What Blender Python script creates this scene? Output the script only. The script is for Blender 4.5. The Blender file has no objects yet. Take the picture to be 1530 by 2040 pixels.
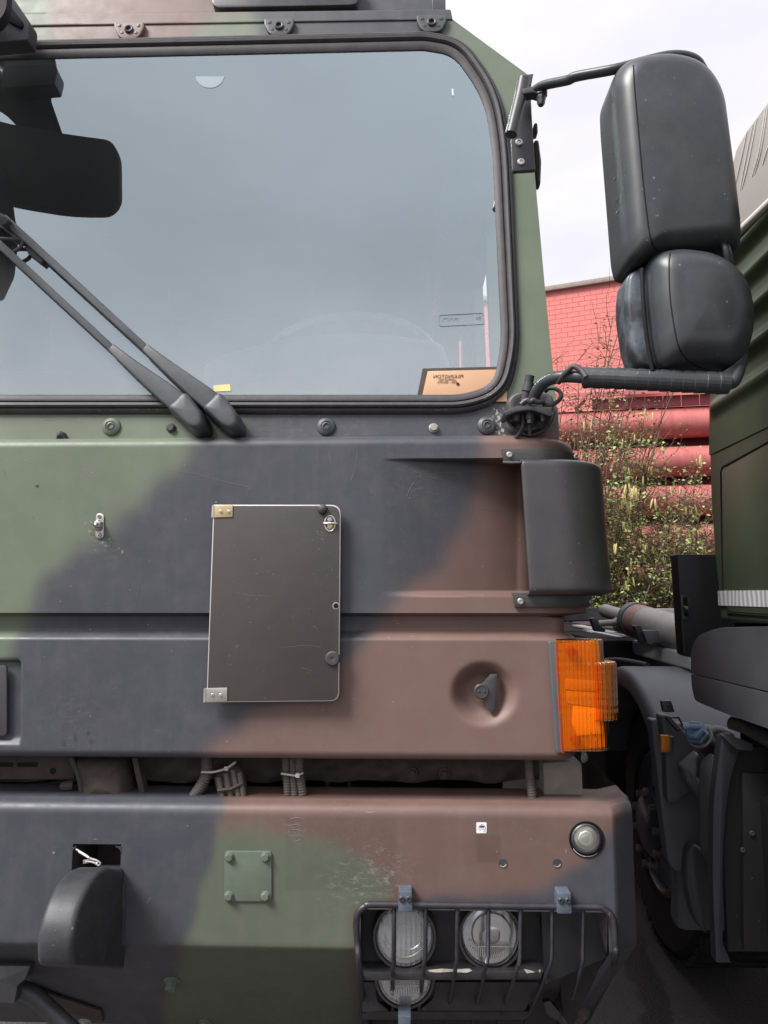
import bpy, bmesh, math, random
import numpy as np
from mathutils import Vector, Matrix

random.seed(7)
rng = np.random.default_rng(7)
R = math.radians
scene = bpy.context.scene
COL = scene.collection

# ------------------------------------------------------------------ camera
FPX = 1533.0                       # focal length in photograph pixels (photo is 1530 x 2040)
CAM = Vector((0.0, -1.9, 1.55))
PITCH, YAW = R(6.5), R(2.0)
cd = bpy.data.cameras.new('camera')
cam = bpy.data.objects.new('camera', cd)
COL.objects.link(cam)
cd.sensor_fit = 'VERTICAL'
cd.sensor_height = 36.0
cd.sensor_width = 27.0
cd.lens = 36.0 * FPX / 2040.0
cd.clip_start, cd.clip_end = 0.05, 1500
cam.location = CAM
cam.rotation_euler = (R(90) + PITCH, 0, YAW)
scene.camera = cam
ROT = cam.rotation_euler.to_matrix()
ROTI = ROT.transposed()

# ------------------------------------------------------------------ sky, sun, exposure
SUN_AZ, SUN_EL = R(-55), R(49)     # measured from the camera's back, to its left
SUN_DIR = Vector((math.sin(SUN_AZ) * math.cos(SUN_EL), -math.cos(SUN_AZ) * math.cos(SUN_EL), math.sin(SUN_EL)))
world = bpy.data.worlds.new('World')
scene.world = world
world.use_nodes = True
wn, wl = world.node_tree.nodes, world.node_tree.links
wn.clear()
w_out = wn.new('ShaderNodeOutputWorld')
w_bg = wn.new('ShaderNodeBackground')
w_sky = wn.new('ShaderNodeTexSky')
w_sky.sky_type = 'NISHITA'
w_sky.sun_disc = False
w_sky.sun_elevation = SUN_EL
w_sky.sun_rotation = math.atan2(SUN_DIR.x, SUN_DIR.y)
w_sky.air_density, w_sky.dust_density, w_sky.ozone_density = 1.0, 2.0, 1.0
w_tc = wn.new('ShaderNodeTexCoord')
w_sep = wn.new('ShaderNodeSeparateXYZ')
wl.new(w_tc.outputs['Generated'], w_sep.inputs[0])
# even cloud deck: a little brighter towards the zenith, with soft mottling
w_grad = wn.new('ShaderNodeMapRange')
w_grad.inputs['From Min'].default_value = 0.0
w_grad.inputs['From Max'].default_value = 1.0
w_grad.inputs['To Min'].default_value = 1.0
w_grad.inputs['To Max'].default_value = 1.9
wl.new(w_sep.outputs['Z'], w_grad.inputs['Value'])
w_map = wn.new('ShaderNodeMapping')
w_map.inputs['Scale'].default_value = (1.0, 1.0, 2.6)
wl.new(w_tc.outputs['Generated'], w_map.inputs['Vector'])
w_noise = wn.new('ShaderNodeTexNoise')
w_noise.inputs['Scale'].default_value = 1.7
w_noise.inputs['Detail'].default_value = 5
w_noise.inputs['Roughness'].default_value = 0.5
wl.new(w_map.outputs[0], w_noise.inputs['Vector'])
w_nr = wn.new('ShaderNodeMapRange')
w_nr.inputs['From Min'].default_value = 0.3
w_nr.inputs['From Max'].default_value = 0.7
w_nr.inputs['To Min'].default_value = 0.78
w_nr.inputs['To Max'].default_value = 1.10
wl.new(w_noise.outputs['Fac'], w_nr.inputs['Value'])
w_mul = wn.new('ShaderNodeMath'); w_mul.operation = 'MULTIPLY'
wl.new(w_grad.outputs[0], w_mul.inputs[0]); wl.new(w_nr.outputs[0], w_mul.inputs[1])
w_col = wn.new('ShaderNodeVectorMath'); w_col.operation = 'SCALE'
SKY_LEVEL = 2.95
w_col.inputs[0].default_value = (SKY_LEVEL * 1.0, SKY_LEVEL * 0.972, SKY_LEVEL * 1.055)
wl.new(w_mul.outputs[0], w_col.inputs['Scale'])
w_mix = wn.new('ShaderNodeMix'); w_mix.data_type = 'RGBA'
w_mix.inputs[0].default_value = 0.93
wl.new(w_sky.outputs[0], w_mix.inputs[6]); wl.new(w_col.outputs[0], w_mix.inputs[7])
wl.new(w_mix.outputs[2], w_bg.inputs['Color'])
w_bg.inputs['Strength'].default_value = 0.10
wl.new(w_bg.outputs[0], w_out.inputs[0])

sun_d = bpy.data.lights.new('sun', 'SUN')
sun_d.energy = 2.3
sun_d.angle = R(22)
sun_d.color = (1.0, 0.97, 0.93)
sun = bpy.data.objects.new('sun', sun_d)
COL.objects.link(sun)
sun.location = (-6, -8, 9)
sun.rotation_euler = (-SUN_DIR).to_track_quat('-Z', 'Y').to_euler()

vs = scene.view_settings
vs.view_transform = 'Standard'
vs.look = 'None'
vs.exposure = 1.38
vs.gamma = 1.0
vs.use_curve_mapping = False
scene.render.engine = 'CYCLES'
scene.cycles.max_bounces = 8
scene.cycles.transparent_max_bounces = 16
scene.cycles.caustics_reflective = False
scene.cycles.caustics_refractive = False

# ------------------------------------------------------------------ pixel -> place helpers
def ray(px, py):
    return ROT @ Vector(((px - 765.0) / FPX, -(py - 1020.0) / FPX, -1.0))
def P(px, py, y=0.0):
    d = ray(px, py); return CAM + d * ((y - CAM.y) / d.y)
def PX(px, py, x):
    d = ray(px, py); return CAM + d * ((x - CAM.x) / d.x)
def PZ(px, py, z):
    d = ray(px, py); return CAM + d * ((z - CAM.z) / d.z)
def proj(v):
    c = ROTI @ (Vector(v) - CAM)
    return 765.0 + FPX * c.x / -c.z, 1020.0 - FPX * c.y / -c.z
def proj_np(V):
    M = np.array(ROTI); c = (V - np.array(CAM)) @ M.T
    return 765.0 + FPX * c[:, 0] / -c[:, 2], 1020.0 - FPX * c[:, 1] / -c[:, 2]
def mm(px, y=0.0):                 # size of px photograph pixels at depth plane y
    return px * (y - CAM.y) / FPX
# the leaning windscreen plane
WTAN = math.tan(R(6.5))
WZ0 = P(500, 790, 0.07).z
def PW(px, py, off=0.0):
    d = ray(px, py); y0 = 0.07 + off
    t = (y0 - CAM.y + WTAN * (CAM.z - WZ0)) / (d.y - WTAN * d.z)
    return CAM + d * t
WN = Vector((0, -1, WTAN)).normalized()
def mirror_w(p):                   # mirror a point in the windscreen plane
    p0 = Vector((0, 0.07, WZ0))
    return p - WN * (2 * (p - p0).dot(WN))

# ------------------------------------------------------------------ object helpers
def link(name, me, parent=None, mat=None, label=None):
    o = bpy.data.objects.new(name, me)
    COL.objects.link(o)
    if mat is not None:
        me.materials.clear(); me.materials.append(mat)
    if parent is not None:
        o.parent = parent
        o.matrix_parent_inverse = wm(parent).inverted()
    if label: o['label'] = label
    return o
def wm(o):
    if o.parent is None: return o.matrix_basis.copy()
    return wm(o.parent) @ o.matrix_parent_inverse @ o.matrix_basis
def thing(name, loc, label, cat, group=None):
    o = bpy.data.objects.new(name, None); COL.objects.link(o)
    o.location = loc; o.empty_display_size = 0.2
    o['label'] = label; o['category'] = cat
    if group: o['group'] = group
    return o
def mesh_of(bm, name='mesh', smooth=True, angle=35):
    bmesh.ops.recalc_face_normals(bm, faces=bm.faces)
    me = bpy.data.meshes.new(name); bm.to_mesh(me); bm.free()
    finish(me, smooth, angle)
    return me
def finish(me, smooth=True, angle=35):
    if smooth:
        me.polygons.foreach_set('use_smooth', [True] * len(me.polygons))
        me.set_sharp_from_angle(angle=R(angle))
    me.update()

def rpoly(pts, r=8, n=5):
    """round the corners of a polygon; a point may carry its own radius as third value"""
    out = []
    N = len(pts)
    for i in range(N):
        p = Vector(pts[i][:2]); rr = pts[i][2] if len(pts[i]) > 2 else r
        a = Vector(pts[i - 1][:2]) - p; b = Vector(pts[(i + 1) % N][:2]) - p
        la, lb = a.length, b.length
        if rr <= 0.01 or la < 1e-6 or lb < 1e-6: out.append(tuple(p)); continue
        d = min(rr, la * 0.49, lb * 0.49)
        p0 = p + a / la * d; p1 = p + b / lb * d
        for k in range(n + 1):
            t = k / n
            q = p0 * (1 - t) ** 2 + p * 2 * t * (1 - t) + p1 * t * t
            out.append(tuple(q))
    return out
def cr(pts, n=8, closed=False):
    """Catmull-Rom through points (any dimension)"""
    A = [np.array(p, float) for p in pts]; out = []
    N = len(A); rngi = range(N if closed else N - 1)
    for i in rngi:
        p1, p2 = A[i], A[(i + 1) % N]
        p0 = A[i - 1] if (closed or i > 0) else 2 * p1 - p2
        p3 = A[(i + 2) % N] if (closed or i + 2 < N) else 2 * p2 - p1
        for k in range(n):
            t = k / n
            out.append(0.5 * ((2 * p1) + (-p0 + p2) * t + (2 * p0 - 5 * p1 + 4 * p2 - p3) * t * t + (-p0 + 3 * p1 - 3 * p2 + p3) * t ** 3))
    if not closed: out.append(A[-1])
    return [tuple(v) for v in out]

def solid(name, front, offset, mat, parent=None, bevel=0.0, seg=2, label=None, angle=35, back_bevel=False):
    """a plate: polygon (3D points), thickened along offset, its front edges bevelled"""
    bm = bmesh.new()
    off = Vector(offset)
    va = [bm.verts.new(Vector(p)) for p in front]
    vb = [bm.verts.new(Vector(p) + off) for p in front]
    N = len(va)
    f = bm.faces.new(va)
    bm.faces.new(list(reversed(vb)))
    for i in range(N):
        bm.faces.new((va[i], vb[i], vb[(i + 1) % N], va[(i + 1) % N]))
    bmesh.ops.recalc_face_normals(bm, faces=bm.faces)
    if bevel > 0:
        es = [e for e in f.edges]
        if back_bevel: es = list({e for fc in bm.faces if len(fc.verts) == N for e in fc.edges})
        bmesh.ops.bevel(bm, geom=es, offset=bevel, segments=seg, profile=0.5, affect='EDGES', clamp_overlap=True)
    return link(name, mesh_of(bm, name, True, angle), parent, mat, label)
def plate(name, pts, y, thick, mat, parent=None, bevel=0.002, seg=2, label=None, angle=35):
    return solid(name, [P(a, b, y) for a, b in pts], (0, thick, 0), mat, parent, bevel, seg, label, angle)
def plate_w(name, pts, off, thick, mat, parent=None, bevel=0.002, seg=2, label=None):
    return solid(name, [PW(a, b, off) for a, b in pts], -WN * thick, mat, parent, bevel, seg, label)
def plate_x(name, pts, x, thick, mat, parent=None, bevel=0.003, seg=2, label=None):
    return solid(name, [PX(a, b, x) for a, b in pts], (thick, 0, 0), mat, parent, bevel, seg, label)
def box(name, lo, hi, mat, parent=None, bevel=0.004, seg=2, label=None):
    bm = bmesh.new()
    bmesh.ops.create_cube(bm, size=1)
    for v in bm.verts:
        v.co = Vector([lo[k] + (v.co[k] + 0.5) * (hi[k] - lo[k]) for k in range(3)])
    if bevel > 0:
        bmesh.ops.bevel(bm, geom=list(bm.edges), offset=bevel, segments=seg, profile=0.5, affect='EDGES', clamp_overlap=True)
    return link(name, mesh_of(bm, name), parent, mat, label)
def frames(pts, closed=False):
    pts = [Vector(p) for p in pts]; N = len(pts); T = []
    for i in range(N):
        if closed: t = pts[(i + 1) % N] - pts[i - 1]
        else: t = pts[min(i + 1, N - 1)] - pts[max(i - 1, 0)]
        T.append(t.normalized())
    up = Vector((0, 0, 1)) if abs(T[0].z) < 0.9 else Vector((0, 1, 0))
    u = T[0].cross(up).normalized(); out = []
    for i in range(N):
        u = (u - T[i] * u.dot(T[i])).normalized()
        out.append((pts[i], u, T[i].cross(u).normalized(), T[i]))
    return out
def tube_bm(bm, pts, r, n=10, closed=False, flat=1.0):
    fr = frames(pts, closed); rings = []
    for i, (p, u, v, t) in enumerate(fr):
        rr = r[i] if hasattr(r, '__len__') else r
        rings.append([bm.verts.new(p + u * (math.cos(2 * math.pi * k / n) * rr) + v * (math.sin(2 * math.pi * k / n) * rr * flat)) for k in range(n)])
    M = len(rings)
    for i in range(M if closed else M - 1):
        a, b = rings[i], rings[(i + 1) % M]
        for k in range(n):
            bm.faces.new((a[k], a[(k + 1) % n], b[(k + 1) % n], b[k]))
    if not closed:
        bm.faces.new(list(reversed(rings[0]))); bm.faces.new(rings[-1])
def tube(name, pts, r, mat, parent=None, n=12, closed=False, label=None, flat=1.0, angle=50):
    bm = bmesh.new(); tube_bm(bm, pts, r, n, closed, flat)
    return link(name, mesh_of(bm, name, True, angle), parent, mat, label)
def basis(axis):
    a = Vector(axis).normalized()
    up = Vector((0, 0, 1)) if abs(a.z) < 0.9 else Vector((1, 0, 0))
    u = up.cross(a).normalized()
    return u, a.cross(u).normalized(), a
def lathe_bm(bm, c, axis, prof, n=24, rot=0.0):
    u, v, a = basis(axis); c = Vector(c); rings = []
    for r, h in prof:
        if r < 1e-6: rings.append([bm.verts.new(c + a * h)])
        else: rings.append([bm.verts.new(c + a * h + (u * math.cos(rot + 2 * math.pi * k / n) + v * math.sin(rot + 2 * math.pi * k / n)) * r) for k in range(n)])
    for A, B in zip(rings[:-1], rings[1:]):
        for k in range(n):
            k2 = (k + 1) % n
            if len(A) == 1 and len(B) == 1: continue
            if len(A) == 1: bm.faces.new((A[0], B[k2], B[k]))
            elif len(B) == 1: bm.faces.new((A[k], A[k2], B[0]))
            else: bm.faces.new((A[k], A[k2], B[k2], B[k]))
    if len(rings[0]) > 1: bm.faces.new(list(reversed(rings[0])))
    if len(rings[-1]) > 1: bm.faces.new(rings[-1])
def lathe(name, c, axis, prof, mat, parent=None, n=24, label=None, rot=0.0, angle=35):
    bm = bmesh.new(); lathe_bm(bm, c, axis, prof, n, rot)
    return link(name, mesh_of(bm, name, True, angle), parent, mat, label)
FWD = Vector((0, -1, 0))           # towards the camera
def hex_bolt(name, c, r, mat, parent, axis=FWD, h=None, washer=1.45, socket=False, rot=0.3):
    h = h or r * 0.8
    bm = bmesh.new()
    lathe_bm(bm, c, axis, [(r * washer, 0), (r * washer, r * 0.22), (r * washer * 0.9, r * 0.3)], 20)
    if socket:
        lathe_bm(bm, c, axis, [(r, r * 0.2), (r, h * 0.8), (r * 0.88, h), (r * 0.55, h), (r * 0.5, h * 0.35), (0, h * 0.3)], 18, rot)
    else:
        lathe_bm(bm, c, axis, [(r, r * 0.2), (r, h), (r * 0.86, h * 1.12), (0, h * 1.14)], 6, rot)
    return link(name, mesh_of(bm, name), parent, mat)
def screw(name, c, r, mat, parent, axis=FWD):
    bm = bmesh.new()
    lathe_bm(bm, c, axis, [(r, 0), (r, r * 0.25), (r * 0.8, r * 0.5), (r * 0.5, r * 0.55), (r * 0.42, r * 0.2), (0, r * 0.15)], 14)
    return link(name, mesh_of(bm, name), parent, mat)
def pillow(name, outline, yb, depth, r, mat, parent=None, bulge=0.01, back=0.02, n=6, label=None, proj_f=P, axis=FWD, rings=5, angle=60):
    """a soft moulded shell: outline at plane yb, rounded forward by depth with radius r"""
    pts = [proj_f(a, b, yb) for a, b in outline]
    ax = Vector(axis).normalized(); N = len(pts)
    u, v, _ = basis(ax)
    us, vs_ = [p.dot(u) for p in pts], [p.dot(v) for p in pts]
    hu, hv = (max(us) - min(us)) / 2, (max(vs_) - min(vs_)) / 2
    mid = sum(pts, Vector()) / N
    c = mid + u * ((max(us) + min(us)) / 2 - mid.dot(u)) + v * ((max(vs_) + min(vs_)) / 2 - mid.dot(v))
    r = min(r, hu * .9, hv * .9)
    bm = bmesh.new(); loops = []
    loops.append([bm.verts.new(p - ax * back) for p in pts])
    base = None
    for i in range(n + 1):
        th = i / n * math.pi / 2
        ku, kv = 1 - r * (1 - math.cos(th)) / hu, 1 - r * (1 - math.cos(th)) / hv
        base = []
        for p in pts:
            d = p - c; du, dv = d.dot(u), d.dot(v)
            base.append(c + (d - u * du - v * dv) + u * (du * ku) + v * (dv * kv) + ax * (depth * math.sin(th)))
        loops.append([bm.verts.new(p) for p in base])
    cc = c + ax * depth
    for j in range(1, rings):
        s = 1 - j / rings
        loops.append([bm.verts.new(cc + (p - cc) * s + ax * (bulge * (1 - s * s))) for p in base])
    tip = bm.verts.new(cc + ax * bulge)
    for A, B in zip(loops[:-1], loops[1:]):
        for k in range(N):
            bm.faces.new((A[k], A[(k + 1) % N], B[(k + 1) % N], B[k]))
    for k in range(N): bm.faces.new((loops[-1][k], loops[-1][(k + 1) % N], tip))
    bm.faces.new(list(reversed(loops[0])))
    return link(name, mesh_of(bm, name, True, angle), parent, mat, label)
def grid_mesh(V, mask=None, flip=False):
    """V: array rows x cols x 3 -> mesh; mask rows-1 x cols-1 of cells kept"""
    nr, nc = V.shape[:2]
    me = bpy.data.meshes.new('grid')
    idx = np.arange(nr * nc).reshape(nr, nc)
    q = np.stack([idx[:-1, :-1], idx[:-1, 1:], idx[1:, 1:], idx[1:, :-1]], -1)
    q = q[mask] if mask is not None else q.reshape(-1, 4)
    if flip: q = q[:, ::-1]
    me.from_pydata(V.reshape(-1, 3).tolist(), [], q.tolist())
    me.validate()
    return me
def copy_obj(o, parent, m=None):
    c = o.copy(); COL.objects.link(c); c.parent = parent
    return c
def text(name, s, size, mat, parent, M, extrude=0.0004, align='CENTER', shear=0):
    cu = bpy.data.curves.new(name, 'FONT'); cu.body = s; cu.size = size
    cu.extrude = extrude; cu.align_x = align; cu.align_y = 'CENTER'; cu.shear = shear; cu.resolution_u = 3
    t = bpy.data.objects.new(name, cu); COL.objects.link(t)
    me = bpy.data.meshes.new_from_object(t.evaluated_get(bpy.context.evaluated_depsgraph_get()))
    bpy.data.objects.remove(t)
    me.transform(M)
    return link(name, me, parent, mat)
def face_matrix(p, sx=1.0):        # text facing the camera at p (sx=-1: mirror writing)
    return Matrix.Translation(p) @ Matrix.Rotation(R(90), 4, 'X') @ Matrix.Scale(sx, 4, Vector((1, 0, 0)))

# ------------------------------------------------------------------ materials
def new_mat(name):
    m = bpy.data.materials.new(name); m.use_nodes = True
    nt = m.node_tree; b = nt.nodes['Principled BSDF']
    return m, nt, nt.nodes, nt.links, b
def material(name, col, rough=0.5, metal=0.0, spec=0.5, var=0.12, vscale=6.0, bump=0.0, bscale=300.0, rvar=0.08, dust=0.0, dust_col=(0.3, 0.28, 0.25), speck=0.0, stretch=(1, 1, 1), coat=0.0):
    m, nt, N, L, b = new_mat(name)
    tc = N.new('ShaderNodeTexCoord')
    mp = N.new('ShaderNodeMapping'); mp.inputs['Scale'].default_value = stretch
    L.new(tc.outputs['Object'], mp.inputs[0])
    n1 = N.new('ShaderNodeTexNoise'); n1.inputs['Scale'].default_value = vscale; n1.inputs['Detail'].default_value = 6; n1.inputs['Roughness'].default_value = 0.6
    L.new(mp.outputs[0], n1.inputs['Vector'])
    r1 = N.new('ShaderNodeMapRange'); r1.inputs['From Min'].default_value = 0.25; r1.inputs['From Max'].default_value = 0.75
    r1.inputs['To Min'].default_value = 1 - var; r1.inputs['To Max'].default_value = 1 + var
    L.new(n1.outputs['Fac'], r1.inputs['Value'])
    sc = N.new('ShaderNodeVectorMath'); sc.operation = 'SCALE'; sc.inputs[0].default_value = col[:3]
    L.new(r1.outputs[0], sc.inputs['Scale'])
    cur = sc.outputs[0]
    if dust > 0:
        n2 = N.new('ShaderNodeTexNoise'); n2.inputs['Scale'].default_value = vscale * 1.7; n2.inputs['Detail'].default_value = 8; n2.inputs['Roughness'].default_value = 0.7
        L.new(tc.outputs['Object'], n2.inputs['Vector'])
        r2 = N.new('ShaderNodeMapRange'); r2.inputs['From Min'].default_value = 0.42; r2.inputs['From Max'].default_value = 0.75
        r2.inputs['To Max'].default_value = dust
        L.new(n2.outputs['Fac'], r2.inputs['Value'])
        mx = N.new('ShaderNodeMix'); mx.data_type = 'RGBA'
        L.new(r2.outputs[0], mx.inputs[0]); L.new(cur, mx.inputs[6]); mx.inputs[7].default_value = (*dust_col, 1)
        cur = mx.outputs[2]
    if speck > 0:
        n3 = N.new('ShaderNodeTexNoise'); n3.inputs['Scale'].default_value = 90; n3.inputs['Detail'].default_value = 2
        L.new(tc.outputs['Object'], n3.inputs['Vector'])
        r3 = N.new('ShaderNodeMapRange'); r3.inputs['From Min'].default_value = 0.72; r3.inputs['From Max'].default_value = 0.76
        r3.inputs['To Max'].default_value = speck
        L.new(n3.outputs['Fac'], r3.inputs['Value'])
        mx = N.new('ShaderNodeMix'); mx.data_type = 'RGBA'
        L.new(r3.outputs[0], mx.inputs[0]); L.new(cur, mx.inputs[6]); mx.inputs[7].default_value = (0.4, 0.39, 0.36, 1)
        cur = mx.outputs[2]
    L.new(cur, b.inputs['Base Color'])
    r4 = N.new('ShaderNodeMapRange'); r4.inputs['To Min'].default_value = max(0.02, rough - rvar); r4.inputs['To Max'].default_value = min(1, rough + rvar)
    L.new(n1.outputs['Fac'], r4.inputs['Value']); L.new(r4.outputs[0], b.inputs['Roughness'])
    b.inputs['Metallic'].default_value = metal
    b.inputs['Specular IOR Level'].default_value = spec
    b.inputs['Coat Weight'].default_value = coat
    if bump > 0:
        n5 = N.new('ShaderNodeTexNoise'); n5.inputs['Scale'].default_value = bscale; n5.inputs['Detail'].default_value = 3
        L.new(tc.outputs['Object'], n5.inputs['Vector'])
        bp = N.new('ShaderNodeBump'); bp.inputs['Strength'].default_value = bump; bp.inputs['Distance'].default_value = 0.002
        L.new(n5.outputs['Fac'], bp.inputs['Height']); L.new(bp.outputs[0], b.inputs['Normal'])
    return m

def camo_material():
    m, nt, N, L, b = new_mat('camouflage_paint')
    at = N.new('ShaderNodeAttribute'); at.attribute_name = 'camo'
    wr = N.new('ShaderNodeAttribute'); wr.attribute_name = 'wear'
    tc = N.new('ShaderNodeTexCoord')
    def noise(scale, det, rough=0.6, stretch=None, rot=None):
        n = N.new('ShaderNodeTexNoise'); n.inputs['Scale'].default_value = scale; n.inputs['Detail'].default_value = det; n.inputs['Roughness'].default_value = rough
        if stretch:
            mp = N.new('ShaderNodeMapping'); mp.inputs['Scale'].default_value = stretch
            if rot: mp.inputs['Rotation'].default_value = rot
            L.new(tc.outputs['Object'], mp.inputs[0]); L.new(mp.outputs[0], n.inputs['Vector'])
        else: L.new(tc.outputs['Object'], n.inputs['Vector'])
        return n.outputs['Fac']
    def mr(v, a, bb, c, d):
        r = N.new('ShaderNodeMapRange'); r.inputs['From Min'].default_value = a; r.inputs['From Max'].default_value = bb
        r.inputs['To Min'].default_value = c; r.inputs['To Max'].default_value = d; L.new(v, r.inputs['Value']); return r.outputs[0]
    def mix(f, a, colr):
        mx = N.new('ShaderNodeMix'); mx.data_type = 'RGBA'; L.new(f, mx.inputs[0]); L.new(a, mx.inputs[6]); mx.inputs[7].default_value = (*colr, 1); return mx.outputs[2]
    def mul(a, bb):
        x = N.new('ShaderNodeMath'); x.operation = 'MULTIPLY'; L.new(a, x.inputs[0])
        if isinstance(bb, float): x.inputs[1].default_value = bb
        else: L.new(bb, x.inputs[1])
        return x.outputs[0]
    def add(a, bb):
        x = N.new('ShaderNodeMath'); x.operation = 'ADD'; x.use_clamp = True; L.new(a, x.inputs[0]); L.new(bb, x.inputs[1]); return x.outputs[0]
    big = noise(3.2, 5)
    sc = N.new('ShaderNodeVectorMath'); sc.operation = 'SCALE'; L.new(at.outputs['Color'], sc.inputs[0]); L.new(mr(big, .3, .7, .90, 1.10), sc.inputs['Scale'])
    c = sc.outputs[0]
    # faint dry dust film and rain runs
    c = mix(mr(noise(14, 8, .72), .45, .8, 0, .11), c, (.26, .25, .23))
    c = mix(mul(mr(noise(9, 6, .65, (3.5, 1, .35)), .5, .75, 0, .07), 1.0), c, (.22, .22, .21))
    # fine scratches in two directions
    s1 = mr(noise(40, 3, .5, (.25, 1, 6), (0, .5, 0)), .70, .74, 0, .22)
    s2 = mr(noise(38, 3, .5, (6, 1, .2), (0, .25, 0)), .71, .75, 0, .18)
    c = mix(mul(add(s1, s2), .35), c, (.34, .33, .31))
    # stone chips
    c = mix(mr(noise(160, 1), .79, .81, 0, .5), c, (.36, .34, .31))
    c = mix(mr(noise(75, 2), .215, .195, 0, .4), c, (.04, .04, .04))
    # scuffs where the wear map says so
    sw = add(mr(noise(55, 9, .8, (.8, 1, 1.3), (0, .3, 0)), .52, .66, 0, .7), mr(noise(150, 4, .6, (.25, 1, 1.6), (0, .2, 0)), .60, .68, 0, .6))
    wmask = mul(wr.outputs['Fac'], sw)
    c = mix(mul(wmask, .5), c, (.36, .37, .33))
    L.new(c, b.inputs['Base Color'])
    L.new(mr(noise(20, 5), .3, .7, .40, .56), b.inputs['Roughness'])
    b.inputs['Specular IOR Level'].default_value = 0.45
    bp = N.new('ShaderNodeBump'); bp.inputs['Strength'].default_value = .10; bp.inputs['Distance'].default_value = .0015
    L.new(noise(420, 2), bp.inputs['Height'])
    bp2 = N.new('ShaderNodeBump'); bp2.inputs['Strength'].default_value = .05; bp2.inputs['Distance'].default_value = .02
    L.new(noise(9, 2), bp2.inputs['Height']); L.new(bp.outputs[0], bp2.inputs['Normal'])
    L.new(bp2.outputs[0], b.inputs['Normal'])
    return m

def glass_material(name, tint=(.9, .96, .95), ior=1.5, rough=0.0, veil=0.0, gcol=(.95, .98, 1.0, 1)):
    """thin pane: fresnel mirror over a clear, tinted see-through; veil = dust film on it that also pales the pane"""
    m, nt, N, L, b = new_mat(name)
    N.remove(b)
    out = N['Material Output']
    tr = N.new('ShaderNodeBsdfTransparent'); tr.inputs[0].default_value = (*tint, 1)
    gl = N.new('ShaderNodeBsdfGlossy'); gl.inputs['Roughness'].default_value = rough; gl.inputs['Color'].default_value = gcol
    fr = N.new('ShaderNodeFresnel'); fr.inputs['IOR'].default_value = ior
    mx = N.new('ShaderNodeMixShader')
    L.new(fr.outputs[0], mx.inputs[0]); L.new(tr.outputs[0], mx.inputs[1]); L.new(gl.outputs[0], mx.inputs[2])
    cur = mx.outputs[0]
    if veil > 0:
        df = N.new('ShaderNodeBsdfDiffuse'); df.inputs[0].default_value = (.55, .56, .56, 1)
        tc = N.new('ShaderNodeTexCoord'); n1 = N.new('ShaderNodeTexNoise'); n1.inputs['Scale'].default_value = 5; n1.inputs['Detail'].default_value = 8; n1.inputs['Roughness'].default_value = .7
        L.new(tc.outputs['Object'], n1.inputs['Vector'])
        # dust film made denser towards the bottom, standing in for reflected brightness
        sp = N.new('ShaderNodeSeparateXYZ'); L.new(tc.outputs['Object'], sp.inputs[0])
        rz = N.new('ShaderNodeMapRange'); rz.inputs['From Min'].default_value = 2.02; rz.inputs['From Max'].default_value = 2.55; rz.inputs['To Min'].default_value = 4.6 if name == 'windscreen_glass' else 1.0; rz.inputs['To Max'].default_value = 0.45
        L.new(sp.outputs['Z'], rz.inputs['Value'])
        r0 = N.new('ShaderNodeMapRange'); r0.inputs['From Min'].default_value = .3; r0.inputs['From Max'].default_value = .8; r0.inputs['To Min'].default_value = veil * .7; r0.inputs['To Max'].default_value = veil * 1.3
        L.new(n1.outputs['Fac'], r0.inputs['Value'])
        r = N.new('ShaderNodeMath'); r.operation = 'MULTIPLY'; L.new(rz.outputs[0], r.inputs[0]); L.new(r0.outputs[0], r.inputs[1])
        m2 = N.new('ShaderNodeMixShader'); L.new(r.outputs[0], m2.inputs[0]); L.new(cur, m2.inputs[1]); L.new(df.outputs[0], m2.inputs[2]); cur = m2.outputs[0]
    L.new(cur, out.inputs['Surface'])
    return m

M_CAMO = camo_material()
M_RUBBER = material('rubber', (.050, .047, .051), .55, spec=.4, var=.2, vscale=25, bump=.15, bscale=500, dust=.18, dust_col=(.16, .15, .15))
M_PLASTIC = material('black_plastic', (.046, .044, .046), .35, spec=.7, var=.18, vscale=7, bump=.18, bscale=420, dust=.05, speck=.25)
M_MIRROR = material('mirror_housing_plastic', (.034, .038, .045), .38, spec=.5, var=.22, vscale=9, bump=.07, bscale=500, dust=.06, speck=.3)
M_DARKMETAL = material('dark_painted_metal', (.036, .037, .042), .42, spec=.5, var=.2, vscale=12, dust=.12)
M_WIPER = material('wiper_paint', (.056, .063, .073), .48, spec=.45, var=.18, vscale=16, dust=.12, speck=.2)
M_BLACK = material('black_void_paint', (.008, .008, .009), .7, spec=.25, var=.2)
M_STEEL = material('worn_steel', (.58, .56, .54), .42, metal=1.0, var=.2, vscale=60)
M_ALU = material('aluminium', (.62, .60, .56), .32, metal=.9, var=.15, vscale=50)
M_BRASS = material('yellow_passivated_steel', (.66, .52, .30), .35, metal=.75, var=.15, vscale=50)
M_PANEL = material('anodised_panel_paint', (.052, .045, .042), .42, spec=.6, var=.10, vscale=4, bump=.10, bscale=300, dust=.10, dust_col=(.15, .14, .13), speck=.15)
M_DIRTY = material('dusty_brown_metal', (.075, .060, .051), .75, spec=.25, var=.35, vscale=14, bump=.4, bscale=60, dust=.4, dust_col=(.13, .105, .09))
M_HOSE = material('dusty_hose', (.10, .086, .075), .7, spec=.3, var=.3, vscale=30, dust=.4, dust_col=(.17, .15, .13))
M_TIE = material('nylon_tie', (.62, .58, .52), .45, var=.1)
M_CLAMP = material('blue_grey_clamp', (.075, .095, .125), .45, spec=.5, var=.2, vscale=30, dust=.15)
M_GREENPART = material('green_paint', (.105, .135, .100), .5, spec=.45, var=.12, vscale=12, dust=.15)
M_GALV = material('grey_galvanised', (.34, .32, .30), .55, metal=.2, var=.2, vscale=25, dust=.3)
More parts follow.
